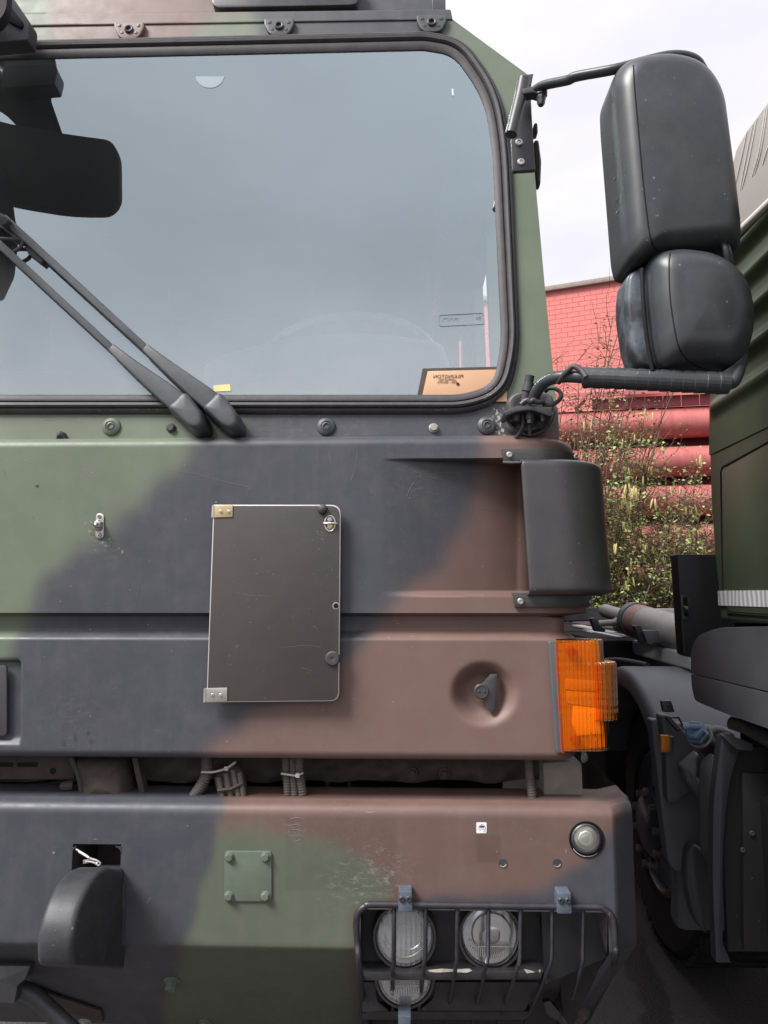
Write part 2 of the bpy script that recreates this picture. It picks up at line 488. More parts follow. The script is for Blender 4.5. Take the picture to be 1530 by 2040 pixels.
M_CHIP = material('old_chipped_primer', (.36, .345, .315), .7, var=.3, vscale=80)
M_SCRATCH = material('paint_scratch', (.165, .162, .165), .7, var=.2)
M_WHITE = material('white_paint_chip', (.75, .72, .68), .6, var=.1)
M_WIRE = material('bright_wire', (.75, .74, .72), .3, metal=.9, var=.1)
# ================================================================== the camouflaged truck
truck = thing('camouflage_truck', (P(231, 1200, 1.0).x, 1.0, 0.0),
              'army truck in green, brown and black camouflage with black plastic wing mirrors, filling the left', 'truck')

# ---- camouflage colours as a paint map on the panels
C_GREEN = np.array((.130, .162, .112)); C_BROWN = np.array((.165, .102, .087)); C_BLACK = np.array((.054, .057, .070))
# bumper green and brown darkened: dimmer light low on the front put into colour
C_GREEN_DIM = np.array((.098, .118, .083)); C_BROWN_DIM = np.array((.138, .084, .071))
def sdf(poly, X, Y):
    """signed distance (inside negative) of points to a polygon"""
    poly = np.array(poly, float); n = len(poly)
    d = np.full(X.shape, 1e9); ins = np.zeros(X.shape, bool)
    for i in range(n):
        ax, ay = poly[i]; bx, by = poly[(i + 1) % n]
        ex, ey = bx - ax, by - ay
        t = np.clip(((X - ax) * ex + (Y - ay) * ey) / (ex * ex + ey * ey + 1e-9), 0, 1)
        d = np.minimum(d, np.hypot(X - ax - t * ex, Y - ay - t * ey))
        cond = ((ay > Y) != (by > Y)) & (X < (bx - ax) * (Y - ay) / (by - ay + 1e-12) + ax)
        ins ^= cond
    return np.where(ins, -d, d)
def smooth(lst): return [(a, b) for a, b in cr(lst, 6)]
CAMO = {
 'cab': (C_GREEN, [
    (C_BROWN, smooth([(125, -120), (105, 0), (95, 110)]) + [(380, 120), (388, 60), (430, 35), (500, 10), (540, -120)], 14),
    (C_BLACK, [(535, -140), (505, 10), (525, 40), (515, 130), (860, 130), (885, 75), (902, 34), (930, -140)], 12),
    (C_BLACK, [(497, 700), (490, 830), (484, 920), (1050, 920), (1040, 860), (1012, 815), (985, 760)], 12),
    (C_BROWN, [(1043, 842), (1043, 920), (1200, 920), (1200, 825), (1095, 838)], 9)]),
 'bonnet': (C_GREEN, [
    (C_BROWN, [(520, 800), (1500, 800), (1500, 1700), (300, 1700)], 10),
    (C_BLACK, smooth([(402, 840), (388, 900), (318, 972), (208, 1078), (122, 1140), (82, 1205), (55, 1265), (25, 1330), (-30, 1430)]) +
              [(-300, 1450), (-300, 1700), (380, 1700)] + smooth([(410, 1530), (452, 1478), (548, 1402), (690, 1325), (772, 1245), (800, 1195), (888, 1125), (938, 1035), (965, 950), (966, 840)]), 19)]),
 'bumper': (C_BROWN_DIM, [
    (C_GREEN_DIM, smooth([(430, 1652), (555, 1655), (640, 1680), (738, 1722), (782, 1762), (770, 1800)]) + [(712, 1830), (720, 2200), (300, 2200), (330, 1850)], 22),
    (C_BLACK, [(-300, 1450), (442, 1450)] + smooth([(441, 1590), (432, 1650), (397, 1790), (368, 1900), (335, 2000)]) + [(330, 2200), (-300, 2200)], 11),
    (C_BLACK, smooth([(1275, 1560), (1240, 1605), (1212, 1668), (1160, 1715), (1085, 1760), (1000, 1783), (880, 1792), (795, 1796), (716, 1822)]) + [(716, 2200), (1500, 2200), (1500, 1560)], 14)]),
}
SCUFF = {'bumper': [((735, 1740), 62, 1.0), ((770, 1735), 40, .8), ((700, 1775), 55, .6), ((590, 1655), 16, 1.4), ((580, 1640), 14, 1.0), ((690, 1618), 26, .5), ((1240, 1600), 22, .9)],
         'bonnet': [((215, 1085), 26, .9), ((240, 1095), 14, .8), ((840, 940), 70, .35), ((150, 1440), 60, .25)],
         'cab': [((590, 855), 70, .45), ((990, 830), 26, 1.6), ((1000, 860), 20, 1.4), ((720, 845), 60, .3)]}
def paint(me, panel, px=None, py=None):
    n = len(me.vertices)
    V = np.empty(n * 3); me.vertices.foreach_get('co', V); V = V.reshape(-1, 3)
    if px is None: px, py = proj_np(V)
    base, layers = CAMO[panel]
    c = np.repeat(base[None, :], n, 0)
    wob = 5 * np.sin(px * .021 + py * .013) + 4 * np.sin(px * .047 - py * .039 + 1.3)
    for colr, poly, soft in layers:
        d = sdf(poly, px, py) + wob
        w = 1 / (1 + np.exp(np.clip(d / (soft * .45), -30, 30)))
        c = c * (1 - w[:, None]) + colr[None, :] * w[:, None]
    if panel == 'bumper':          # old tape residue: two slightly darker squares
        for (x0, y0, x1, y1, k) in ((570, 1627, 788, 1776, .88), (946, 1662, 997, 1720, .82)):
            m = (px > x0) & (px < x1) & (py > y0) & (py < y1); c[m] *= k
    w = np.zeros(n)
    for (q, r, k) in SCUFF[panel]:
        w += k * np.exp(-(((px - q[0]) ** 2 + (py - q[1]) ** 2) / (r * r)))
    a = me.attributes.new('camo', 'FLOAT_COLOR', 'POINT'); a.data.foreach_set('color', np.column_stack([c, np.ones(n)]).ravel())
    a = me.attributes.new('wear', 'FLOAT', 'POINT'); a.data.foreach_set('value', np.clip(w, 0, 1.5))
def sstep(x, a, b):
    t = np.clip((x - a) / (b - a), 0, 1); return t * t * (3 - 2 * t)

# ---- bonnet front: one pressed panel with its swage, air pocket, dish and plate recess
vv = np.unique(np.concatenate([np.arange(865, 889, 2.0), [889.0], np.arange(891, 930, 1.5), np.arange(930, 1180, 7.0), np.arange(1176, 1300, 2.5), np.arange(1300, 1490, 4.5), np.arange(1488, 1516.1, 2.0)]))
uu = np.unique(np.concatenate([np.arange(-620, 760, 8.0), np.arange(40, 66, 2.0), np.arange(760, 1040, 4.0), [1040.0]]))
S0 = mm(1)                                       # metres per photo pixel at y = 0
u_end = np.linspace(0, 1, 34)[1:]                # the wrap round the corner and back
rowsV = []
UU, VV = [], []
for v in vv:
    lip = sstep(np.array(v), 1186, 1192) - sstep(np.array(v), 1226, 1230)
    low = sstep(np.array(v), 1226, 1232)
    end = 1163 + 27 * lip - 3 * low
    rc = float((0.150 * (1 - low) + 0.065 * low))
    ust = end - rc / S0
    us = np.where(uu < 900, uu, 900 + (uu - 900) * (ust - 900) / 140.0)
    # depth of the face
    rt, rb = .022, .024
    D = np.zeros_like(us)
    dv = (887 - v) * S0
    if dv > 0: D += rt - math.sqrt(max(rt * rt - min(dv, rt) ** 2, 0)) + max(0, dv - rt)
    db = (v - 1497) * S0
    if db > 0: D += rb - math.sqrt(max(rb * rb - min(db, rb) ** 2, 0))
    # swage below the upper panel: undercut, then a chamfer back out
    sw = float(sstep(np.array(v), 1222, 1227) - sstep(np.array(v), 1254, 1276))
    D += .034 * sw
    D += .004 * float(sstep(np.array(v), 1254, 1276))
    # wedge-shaped air pocket
    fv = float(sstep(np.array(v), 914, 918) * (1 - sstep(np.array(v), 1177, 1189)))
    pk = fv * (.0012 * sstep(us, 768, 782) + .088 * np.clip((us - 776) / 265, 0, 1) ** 1.35)
    D = D + pk
    # round dish
    r = np.hypot(us - 970, v - 1382)
    D = D + .034 * (1 - sstep(r, 30, 68)) + .0
    # plate recess at the left
    D = D + .014 * (1 - sstep(us, 50, 57)) * float(sstep(np.array(v), 1316, 1323) * (1 - sstep(np.array(v), 1474, 1492)))
    # faint hand-made unevenness
    D = D + .0006 * np.sin(us * .019 + v * .011) + .0004 * np.sin(us * .031 - v * .023)
    p0 = P(765, v, 0)
    zrow = p0.z
    xs = np.array([P(a, v, 0).x for a in (us[0], us[-1])])
    X = xs[0] + (us - us[0]) / (us[-1] - us[0]) * (xs[1] - xs[0])
    row = np.column_stack([X, D, np.full_like(X, zrow)])
    x1, d1 = X[-1], D[-1]
    d_end = D[-1]
    xr = []
    ext = []
    L = rc * math.pi / 2 + .35
    for s in u_end:
        s = s ** 1.3 if s < .7 else s
        l = s * L
        if l < rc * math.pi / 2:
            a = l / rc; xx = x1 + rc * math.sin(a); yy = rc * (1 - math.cos(a))
        else:
            xx = x1 + rc; yy = rc + l - rc * math.pi / 2
        # the pocket fades out along the wrap
        k = d_end if True else 0
        a = min(l / rc, math.pi / 2)
        nx, ny = -math.sin(a), math.cos(a)
        xr.append((xx + nx * d_end, yy + ny * d_end, zrow))
        ext.append(us[-1] + l / S0)
    rowsV.append(np.vstack([row, np.array(xr)]))
    UU.append(np.concatenate([us, ext])); VV.append(np.full(len(us) + len(ext), v))
V = np.array(rowsV)
# top flange running back under the windscreen
back = V[0].copy(); back[:, 1] += .10; back[:, 2] += .001
V = np.concatenate([back[None], V]); UU = [UU[0]] + UU; VV = [VV[0]] + VV
# bottom flange turning back in
bot = V[-1].copy(); bot[:, 1] += .06; V = np.concatenate([V, bot[None]]); UU.append(UU[-1]); VV.append(VV[-1])
me = grid_mesh(V); finish(me, True, 60)
paint(me, 'bonnet', np.array(UU).ravel(), np.array(VV).ravel())
bonnet = link('bonnet_panel', me, truck, M_CAMO)

# ---- number-plate style board standing in the left recess
plate('blank_plate', rpoly([(-60, 1326), (13, 1326), (13, 1466), (-60, 1466)], 8), .003, .006, material('plate_dark_paint', (.055, .055, .06), .45), truck, .0015)

# ---- cab front: pillar, header and scuttle round the windscreen
inner = rpoly([(-600, 130, 60), (845, 98, 8), (905, 108, 40), (968, 196, 60), (985, 300, 80), (1003, 690, 50), (985, 770, 60), (925, 792, 40), (-600, 792, 60)], 10, 8)
outer = rpoly([(-660, 62, 1), (898, 36, 1), (1056, 152, 6), (1063, 320, 40), (1088, 600, 80), (1112, 838, 5), (1114, 905, 1), (-660, 905, 1)], 4, 4)
def resample(poly, n):
    p = np.array(list(poly) + [poly[0]], float); d = np.r_[0, np.cumsum(np.hypot(*np.diff(p, axis=0).T))]
    t = np.linspace(0, d[-1], n, endpoint=False)
    return np.column_stack([np.interp(t, d, p[:, 0]), np.interp(t, d, p[:, 1])])
def by_angle(poly, cx, cy, angs):
    """radius of a star-shaped polygon at given angles, about a centre"""
    p = resample(poly, 5000); a = np.unwrap(np.arctan2(p[:, 1] - cy, p[:, 0] - cx)); r = np.hypot(p[:, 0] - cx, p[:, 1] - cy)
    a = np.mod(a, 2 * np.pi); o = np.argsort(a); a, r = a[o], r[o]
    rr = np.interp(angs, np.r_[a - 2 * np.pi, a, a + 2 * np.pi], np.r_[r, r, r])
    return np.column_stack([cx + rr * np.cos(angs), cy + rr * np.sin(angs)])
NA = 760
corner = [math.atan2(b - 460, a - 220) % (2 * math.pi) for a, b in [(-660, 62), (898, 36), (1056, 152), (1112, 838), (1114, 905), (-660, 905)]]
angs = np.sort(np.r_[np.linspace(0, 2 * np.pi, NA, endpoint=False), corner])
ii = by_angle(inner, 220, 460, angs); oo = by_angle(outer, 220, 460, angs)
rows = []
for t in np.linspace(0, 1, 12):
    q = ii * (1 - t) + oo * t
    rows.append([tuple(PW(a, b, 0)) for a, b in q])
V = np.array(rows); V = np.concatenate([V, V[:, :1]], 1)
lip_in = V[0].copy(); lip_in[:, 1] += .03
# outer edge turned back: roof slope and door-side flank
e1 = V[-1].copy(); e1[:, 1] += .012; e1[:, 0] += 0
e2 = V[-1].copy(); e2[:, 1] += .10
V = np.concatenate([lip_in[None], V, e1[None], e2[None]])
me = grid_mesh(V); finish(me, True, 40); paint(me, 'cab')
cabf = link('windscreen_surround', me, truck, M_CAMO)

# flank and roof of the cab behind the surround, with the door glass opening
def flank():
    bm = bmesh.new()
    zb, zt = 1.90, PW(1056, 152).z
    Xb, Xt = PW(1112, 838).x - .004, PW(1056, 152).x - .004
    ys = [0.14, .42, 1.02, 1.08, 1.62, 2.6]; zs = [zb, 2.42, zt - .03, zt]
    g = {}
    for i, y in enumerate(ys):
        for j, z in enumerate(zs):
            x = Xb + (Xt - Xb) * (z - zb) / (zt - zb)
            yy = y + ((z - WZ0) * WTAN if i == 0 else 0) 
            for k, dx in enumerate((0, -.045)): g[i, j, k] = bm.verts.new((x + dx, yy, z))
    for k in (0, 1):
        for i in range(5):
            for j in range(3):
                if j == 1 and i in (1, 3): continue
                bm.faces.new((g[i, j, k], g[i + 1, j, k], g[i + 1, j + 1, k], g[i, j + 1, k]))
    for i in (1, 3):
        a, b = i, i + 1
        for (p, q) in (((a, 1), (b, 1)), ((b, 1), (b, 2)), ((b, 2), (a, 2)), ((a, 2), (a, 1))):
            bm.faces.new((g[p[0], p[1], 0], g[q[0], q[1], 0], g[q[0], q[1], 1], g[p[0], p[1], 1]))
    # roof: slope and top
    z2 = PW(898, 36).z; x2 = PW(898, 36).x
    r = [(Xt, .22, zt), (x2, .24, z2), (-2.2, .24, z2)]
    a = [bm.verts.new(p) for p in r]; b = [bm.verts.new((p[0], 2.6, p[2])) for p in r]
    for k in range(2): bm.faces.new((a[k], a[k + 1], b[k + 1], b[k]))
    return mesh_of(bm, 'flank', False)
me = flank(); paint(me, 'cab'); link('cab_side', me, truck, M_CAMO)
# lining of the cab: floor, back wall, ceiling and far side
bm = bmesh.new()
zf, zc, xl, xr = 1.95, PW(898, 36).z - .04, -2.15, PW(1056, 152).x - .06
q = lambda *p: bm.faces.new([bm.verts.new(v) for v in p])
q((xl, .2, zf), (xr, .2, zf), (xr, 2.5, zf), (xl, 2.5, zf)); q((xl, .24, zc), (xr - .16, .24, zc), (xr - .16, 2.5, zc), (xl, 2.5, zc))
q((xl, 2.5, zf), (xr, 2.5, zf), (xr, 2.5, zc), (xl, 2.5, zc)); q((xl, .2, zf), (xl, 2.5, zf), (xl, 2.5, 2.42), (xl, .2, 2.42)); q((xl, .2, 2.92), (xl, 2.5, 2.92), (xl, 2.5, zc), (xl, .2, zc)); q((xl, 1.7, 2.42), (xl, 2.5, 2.42), (xl, 2.5, 2.92), (xl, 1.7, 2.92))
link('cab_lining', mesh_of(bm, 'lining', False), truck, material('cab_lining_cloth', (.05, .055, .06), .9, spec=.1))

# seat backs inside, vague behind the glass
for a in (120, 640):
    pillow('seat_backrest', rpoly([(a, 470), (a + 210, 470), (a + 235, 800), (a - 25, 800)], 50), 1.25, .08, .06, material('seat_cloth', (.035, .037, .04), .95, spec=.1), truck)

# ---- windscreen glass
bm = bmesh.new(); bm.faces.new([bm.verts.new(PW(a, b, -.004)) for a, b in inner])
M_SCREEN = glass_material('windscreen_glass', (.90, .96, .96), 3.9, 0.0, .065, (.81, .97, 1.0, 1))
screen = link('windscreen', mesh_of(bm, 'screen', False), truck, M_SCREEN)

# ---- rubber gasket with its two ridges and filler strip
def sweep(name, path, prof, mat, parent, off0=0.0):
    """prof: list of (across outward px, out towards viewer m)"""
    p = resample(path, 620); t = np.roll(p, -1, 0) - np.roll(p, 1, 0); t /= np.linalg.norm(t, axis=1)[:, None]
    nrm = np.column_stack([t[:, 1], -t[:, 0]])
    c = p.mean(0)
    if ((p - c) * nrm).sum() < 0: nrm = -nrm
    rows = []
    for ax, h in prof:
        q = p + nrm * ax
        rows.append([tuple(PW(a, b, off0) + WN * h) for a, b in q])
    V = np.array(rows); V = np.concatenate([V, V[:, :1]], 1)
    me = grid_mesh(V); finish(me, True, 38)
    bm = bmesh.new(); bm.from_mesh(me); bmesh.ops.recalc_face_normals(bm, faces=bm.faces); bm.to_mesh(me); bm.free(); finish(me, True, 38)
    return link(name, me, parent, mat)
gprof = [(-5, .000), (-4, .006), (-1, .009), (9, .013), (12, .012), (13, .006), (14, .006), (15, .013), (18, .019), (24, .021), (28, .017), (29, .009), (30, .009), (31, .014), (35, .012), (39, .006), (41, -.003)]
gprof = [(a * (.83 if a > 0 else 1), b) for a, b in gprof]
gasket = sweep('windscreen_gasket', inner, gprof, M_RUBBER, truck, -.001)

# ---- roof panels above the screen
M_UP = M_CAMO
def camo_plate(name, pts, off, thick, bevel, panel='cab', n=12, label=None):
    """painted plate on the windscreen plane with enough points for the paint map"""
    o = plate_w(name, pts, off, thick, M_CAMO, truck, bevel)
    bm = bmesh.new(); bm.from_mesh(o.data)
    xs = np.linspace(min(v.co.x for v in bm.verts), max(v.co.x for v in bm.verts), n + 1)[1:-1]
    for x in xs:
        bmesh.ops.bisect_plane(bm, geom=list(bm.verts) + list(bm.edges) + list(bm.faces), plane_co=(x, 0, 0), plane_no=(1, 0, 0))
    zs = np.linspace(min(v.co.z for v in bm.verts), max(v.co.z for v in bm.verts), max(3, n // 6) + 1)[1:-1]
    for z in zs:
        bmesh.ops.bisect_plane(bm, geom=list(bm.verts) + list(bm.edges) + list(bm.faces), plane_co=(0, 0, z), plane_no=(0, 0, 1))
    bm.to_mesh(o.data); bm.free(); finish(o.data, True, 35)
    paint(o.data, panel)
    if label: o['label'] = label
    return o
camo_plate('roof_panel', [(-640, -66), (886, -70), (888, 26), (-640, 36)], .045, .06, .003, n=120)
camo_plate('roof_flange', rpoly([(-660, 36), (898, 18), (902, 38), (-660, 62)], 3), -.004, .03, .004, n=120)
camo_plate('roof_edge_trim', [(859, -70), (887, -70), (888, 22), (861, 23)], .034, .02, .002)
plate_w('vent_plate', rpoly([(420, -60), (712, -60), (712, 6, 12), (700, 9, 10), (432, 15, 12), (422, 6, 10)], 8), -.008, .05, M_DARKMETAL, truck, .003)
for a, b, tilt in ((257, 59, 0), (556, 52, 0), (860, 45, 0)):
    tab = camo_plate('lifting_tab', rpoly([(a - 30, b - 15), (a + 30, b - 16), (a + 29, b - 3, 3), (a + 18, b + 17, 12), (a - 18, b + 18, 12), (a - 29, b - 3, 3)], 4), -.014, .012, .002)
    lathe('tab_bush', PW(a, b, -.014), WN, [(mm(10, .15), 0), (mm(10, .15), .004), (mm(8, .15), .006), (mm(6, .15), .005), (mm(5, .15), -.004), (0, -.005)], M_DARKMETAL, tab, 20)
    for s in (-1, 1):
        lathe('tab_dimple', PW(a + s * 19, b + (-8 if True else 0), -.0135), WN, [(mm(5, .15), 0), (mm(4, .15), .0018), (0, .0026)], M_DARKMETAL, tab, 12)
        lathe('tab_dimple', PW(a + s * 14, b + 6, -.0135), WN, [(mm(4.5, .15), 0), (mm(3.5, .15), .0016), (0, .0022)], M_DARKMETAL, tab, 12)
# bracket of the front mirror at the top left, and the mirror it carries out in front
plate('mirror_bracket', rpoly([(-60, -60), (2, -40), (58, 42, 8), (55, 80, 5), (-60, 90)], 4), .075, .05, M_DARKMETAL, truck, .006)
plate('mirror_bracket_rib', rpoly([(-60, -30), (-5, -20), (46, 44, 6), (42, 56, 6), (-60, -2)], 4), .067, .012, M_BLACK, truck, .003)
def mirrored_solid(name, pts, off, thick, mat, parent, bevel=.01):
    pw = [mirror_w(PW(a, b, off)) for a, b in pts]
    return solid(name, pw, WN * -thick if False else Vector(WN) * thick, mat, parent, bevel, 3)
fm = mirrored_solid('front_mirror', rpoly([(-198, 245), (-3, 242), (37, 252), (124, 267), (224, 281, 25), (238, 310, 20), (239, 403, 20), (218, 426, 20), (142, 426, 60), (52, 412, 60), (-198, 360)], 6), .36, .03, M_BLACK, truck)
mirrored_solid('front_mirror_arm', rpoly([(-60, 40), (100, 70), (113, 140), (105, 172), (100, 198), (130, 284), (60, 310), (44, 262, 30), (0, 215, 30), (-60, 205)], 5), .37, .015, M_BLACK, fm, .006)
mirrored_solid('front_mirror_strut', rpoly([(-50, 340), (9, 330), (30, 470), (22, 545), (0, 592), (-50, 600)], 5), .30, .03, M_BLACK, fm, .006)
tube('front_mirror_stay', [mirror_w(PW(-60, 110, .36)), P(-110, -60, .0), P(-40, -40, .09)], .018, M_DARKMETAL, fm, 10)

# ---- inside: instrument hump, tray with the tinted glass label, yellow sticker
pillow('dashboard', rpoly([(410, 738, 4), (450, 716, 30), (560, 682, 60), (690, 668, 60), (800, 676, 30), (882, 690, 12), (897, 735, 10), (900, 820), (405, 820)], 10), .40, .10, .06, material('dashboard_plastic', (.80, .82, .82), .6, var=.05), truck, bulge=.02)
plate_w('dashboard_ledge', [(-590, 740), (975, 736), (990, 800), (-590, 800)], .30, .05, material('dashboard_top', (.20, .21, .21), .7, var=.08), truck)
tray = plate_w('amber_label', [(848, 739), (1010, 735), (1010, 800), (832, 800)], -.0065, .001, material('amber_board', (.54, .32, .19), .6, var=.08), truck)
plate_w('label_border', [(842, 734), (1010, 730), (1010, 735), (852, 738.5), (838, 800), (829, 800)], -.0068, .0012, M_DIRTY, tray, 0)
M_PRINT = material('etched_print', (.10, .07, .055), .8, spec=.1)
M_PRINT2 = material('etched_print_grey', (.22, .26, .29), .8, spec=.1)
def wtext(s, px, py, hpx, mat, off=-.0076, parent=screen, mirrored=True, name='glass_marking'):
    p = PW(px, py, off); sz = mm(hpx, .15) * 1.35
    M = Matrix.Translation(p) @ Matrix.Rotation(R(90) - math.atan(WTAN), 4, 'X') @ Matrix.Rotation(R(0), 4, 'Z') @ Matrix.Scale(-1 if mirrored else 1, 4, Vector((1, 0, 0)))
    return text(name, s, sz, mat, parent, M, .0001)
wtext('PILKINGTON', 893, 750, 7.5, M_PRINT)
wtext('LAMINATED', 891, 756.5, 4.6, M_PRINT)
wtext('43R - 001010', 891, 761.5, 5.2, M_PRINT)
wtext('90', 954, 632, 8, M_PRINT2)
ring = []
fr = rpoly([(874, 628), (963, 623.5), (965, 645.5), (875, 650)], 5, 4)
tube('glass_marking_border', [PW(a, b, -.005) for a, b in fr], .0007, M_PRINT2, screen, 5, closed=True)
for x0, x1 in ((881, 893), (895, 902), (904, 912)):
    tube('glass_marking_stroke', [PW(x0, 639.5, -.005), PW(x0 + 2, 634.5, -.005), PW(x1, 634, -.005), PW(x1 - 1, 639, -.005)], .0006, M_PRINT2, screen, 5)
lathe('glass_marking_ring', PW(912, 765, -.0076), WN, [(.0042, 0), (.0042, .0004), (.0034, .0004), (.0034, 0)], M_PRINT, screen, 20)
plate_w('yellow_sticker', rpoly([(425, 768), (458, 765), (460, 779), (426, 780)], 2), -.0058, .001, material('yellow_tape', (.80, .68, .28), .6), screen, 0)
tc_ = P(695, 706, .42)
wn_ = Vector((0, -.75, .66)).normalized(); wu_ = Vector((1, 0, 0)); wv_ = wn_.cross(wu_)
sw_ = tube('steering_wheel', [tc_ + wu_ * (.262 * math.cos(t)) + wv_ * (.250 * math.sin(t)) for t in np.linspace(0, 2 * math.pi, 48, endpoint=False)], .013, material('steering_wheel_rim', (.85, .85, .83), .4), truck, 12, closed=True)
for t in (.4, 2.7, 4.7): tube('wheel_spoke', [tc_, tc_ + wu_ * (.26 * math.cos(t)) + wv_ * (.26 * math.sin(t))], .012, M_RUBBER, sw_, 8)
# demister vent slot marks: pale half-round sticker at the top
hm = [(390, 152)] + [(390 + 28 + 28 * math.cos(math.pi - k * math.pi / 14), 152 + 23 * math.sin(k * math.pi / 14)) for k in range(1, 14)] + [(447, 152)]
plate_w('half_round_sticker', hm, -.0052, .0008, material('sticker_pale', (.27, .33, .37), .7), screen, 0)
plate_w('glass_strip_sticker', [(900, 177), (903, 177), (903.5, 190), (900.5, 190)], -.0055, .001, M_WHITE, screen, 0)

# ---- scuttle fittings
for a, b in ((222, 850), (650, 850), (970, 848)):
    w = lathe('bolt_cover', PW(a, b, -.001), WN, [(mm(20), 0), (mm(19), .004), (mm(14), .008), (mm(11), .009), (mm(11), .006)], M_CAMO, truck, 28)
    paint(w.data, 'cab')
    lathe('socket_bolt', PW(a, b, -.003), WN, [(mm(10), 0), (mm(9.5), .006), (mm(6), .007), (mm(5.4), .001), (0, 0)], M_DARKMETAL, w, 18)
for a, b in ((341, 853), (864, 853)):
    hex_bolt('hex_bolt', PW(a, b, -.001), mm(8.5), M_DARKMETAL if a < 500 else M_GALV, truck, WN, washer=1.2)
pillow('rubber_buffer', rpoly([(112, 880), (116, 861, 3), (121, 858, 3), (129, 862, 3), (136, 880)], 2), .05, .012, .006, M_RUBBER, truck)
for (pts) in ([(814, 876), (828, 876), (826, 879), (816, 879)],):
    plate('paint_chip', pts, .019, .001, M_WHITE, truck, 0)

# ---- two wiper arms lying side by side
def taper_bar(name, stations, mat, parent, h=.012, lift=.02, bevel=.003):
    """stations: (px, py, halfwidth px) along the bar"""
    L, Rr = [], []
    for i, (a, b, w) in enumerate(stations):
        j0, j1 = max(i - 1, 0), min(i + 1, len(stations) - 1)
        d = np.array(stations[j1][:2], float) - np.array(stations[j0][:2], float); d /= np.linalg.norm(d)
        n = np.array((-d[1], d[0])); L.append((a + n[0] * w, b + n[1] * w)); Rr.append((a - n[0] * w, b - n[1] * w))
    return plate_w(name, L + Rr[::-1], -lift, h, mat, parent, bevel, 3)
def wiper(px0, py0, top):
    dx, dy = px0 - 468, py0 - 855
    arm = taper_bar('wiper_arm', [(429 + dx, 806 + dy, 22), (390 + dx, 775 + dy, 19), (330 + dx, 727 + dy, 13), (287 + dx, 690 + dy, 8.5)], M_WIPER, truck, .020, .046, .006)
    taper_bar('wiper_rod', [(292 + dx, 695 + dy, 7), (top[0], top[1], 7.5)], M_WIPER, arm, .006, .040, .002)
    pillow('pivot_cap', rpoly([(444 + dx, 786 + dy, 12), (484 + dx, 838 + dy, 14), (487 + dx, 862 + dy, 12), (474 + dx, 872 + dy, 10), (455 + dx, 866 + dy, 10), (407 + dx, 822 + dy, 8), (425 + dx, 806 + dy, 3)], 4), .03, .050, .016, M_WIPER, arm, back=.03, bulge=.003, proj_f=lambda a, b, y: PW(a, b, y - .06), axis=WN)
    lathe('pivot_boot', PW(470 + dx, 856 + dy, 0), WN, [(mm(18), 0), (mm(18), .01), (mm(15), .02), (mm(14), .05)], M_RUBBER, arm, 20)
    return arm
wa = wiper(468, 855, (6, 432))
wb = wiper(400, 855, (-40, 450))
taper_bar('wiper_blade', [(85, 520, 5), (60, 497, 8), (50, 480, 6), (-20, 425, 6)], M_RUBBER, wa, .012, .022, .002)
tube('wiper_link', [PW(0, 476, -.03), PW(42, 476, -.03), PW(50, 482, -.03)], mm(4.5), M_RUBBER, wa, 8)
tube('wiper_link', [PW(22, 505, -.03), PW(40, 494, -.03), PW(46, 483, -.03)], mm(4.5), M_RUBBER, wa, 8)
pillow('wiper_joint', rpoly([(-12, 420), (12, 430), (22, 440), (8, 452), (-14, 440)], 4), -.05, .008, .004, M_WIPER, wa, proj_f=lambda a, b, y: PW(a, b, y), axis=WN)

# ---- black flap board on the bonnet
M_EDGE = material('bare_edge', (.70, .68, .62), .35, metal=.7)
flap_pts = rpoly([(425, 1005.5, 2), (679, 1005.5, 20), (675.5, 1397, 18), (411, 1399.5, 2)], 6)
flap = plate('locker_flap', flap_pts, -.024, .007, M_EDGE, truck, .0012)
cx, cy = 545, 1202
ins = [(a + (2.0 if a < cx else -2.0), b + (2.0 if b < cy else -2.0)) for a, b in flap_pts]
plate('flap_face', ins, -.0262, .0022, M_PANEL, flap, .0003)
for q, m in (([(428, 1006.5), (463.5, 1006), (463, 1030), (426.5, 1031)], M_BRASS), ([(411.5, 1371), (452.5, 1370), (452.5, 1397), (410.5, 1399)], M_ALU)):
    h = plate('hinge', rpoly(q, 1.5), -.0285, .0022, m, flap, .0006)
    x0 = q[0][0]; yc = (q[0][1] + q[2][1]) / 2
    tube('hinge_knuckle', [P(q[0][0] - 2.5, q[0][1], -.024), P(q[3][0] - 2.5, q[3][1], -.024)], mm(3.4), M_ALU, h, 10)
    for dx in (12, 28):
        screw('rivet', P(x0 + dx, yc + 1, -.0285), mm(3.6), M_STEEL, h)
lathe('rubber_stop', P(643.5, 1015, -.026), FWD, [(mm(9.5), 0), (mm(10), .006), (mm(8), .013), (mm(4), .016), (0, .0165)], M_RUBBER, flap, 22)
lathe('rubber_stop', P(663, 1312, -.026), FWD, [(mm(14.5), 0), (mm(14.5), .004), (mm(12), .0075), (mm(4), .0085), (mm(2), .0072), (0, .007)], M_RUBBER, flap, 26)
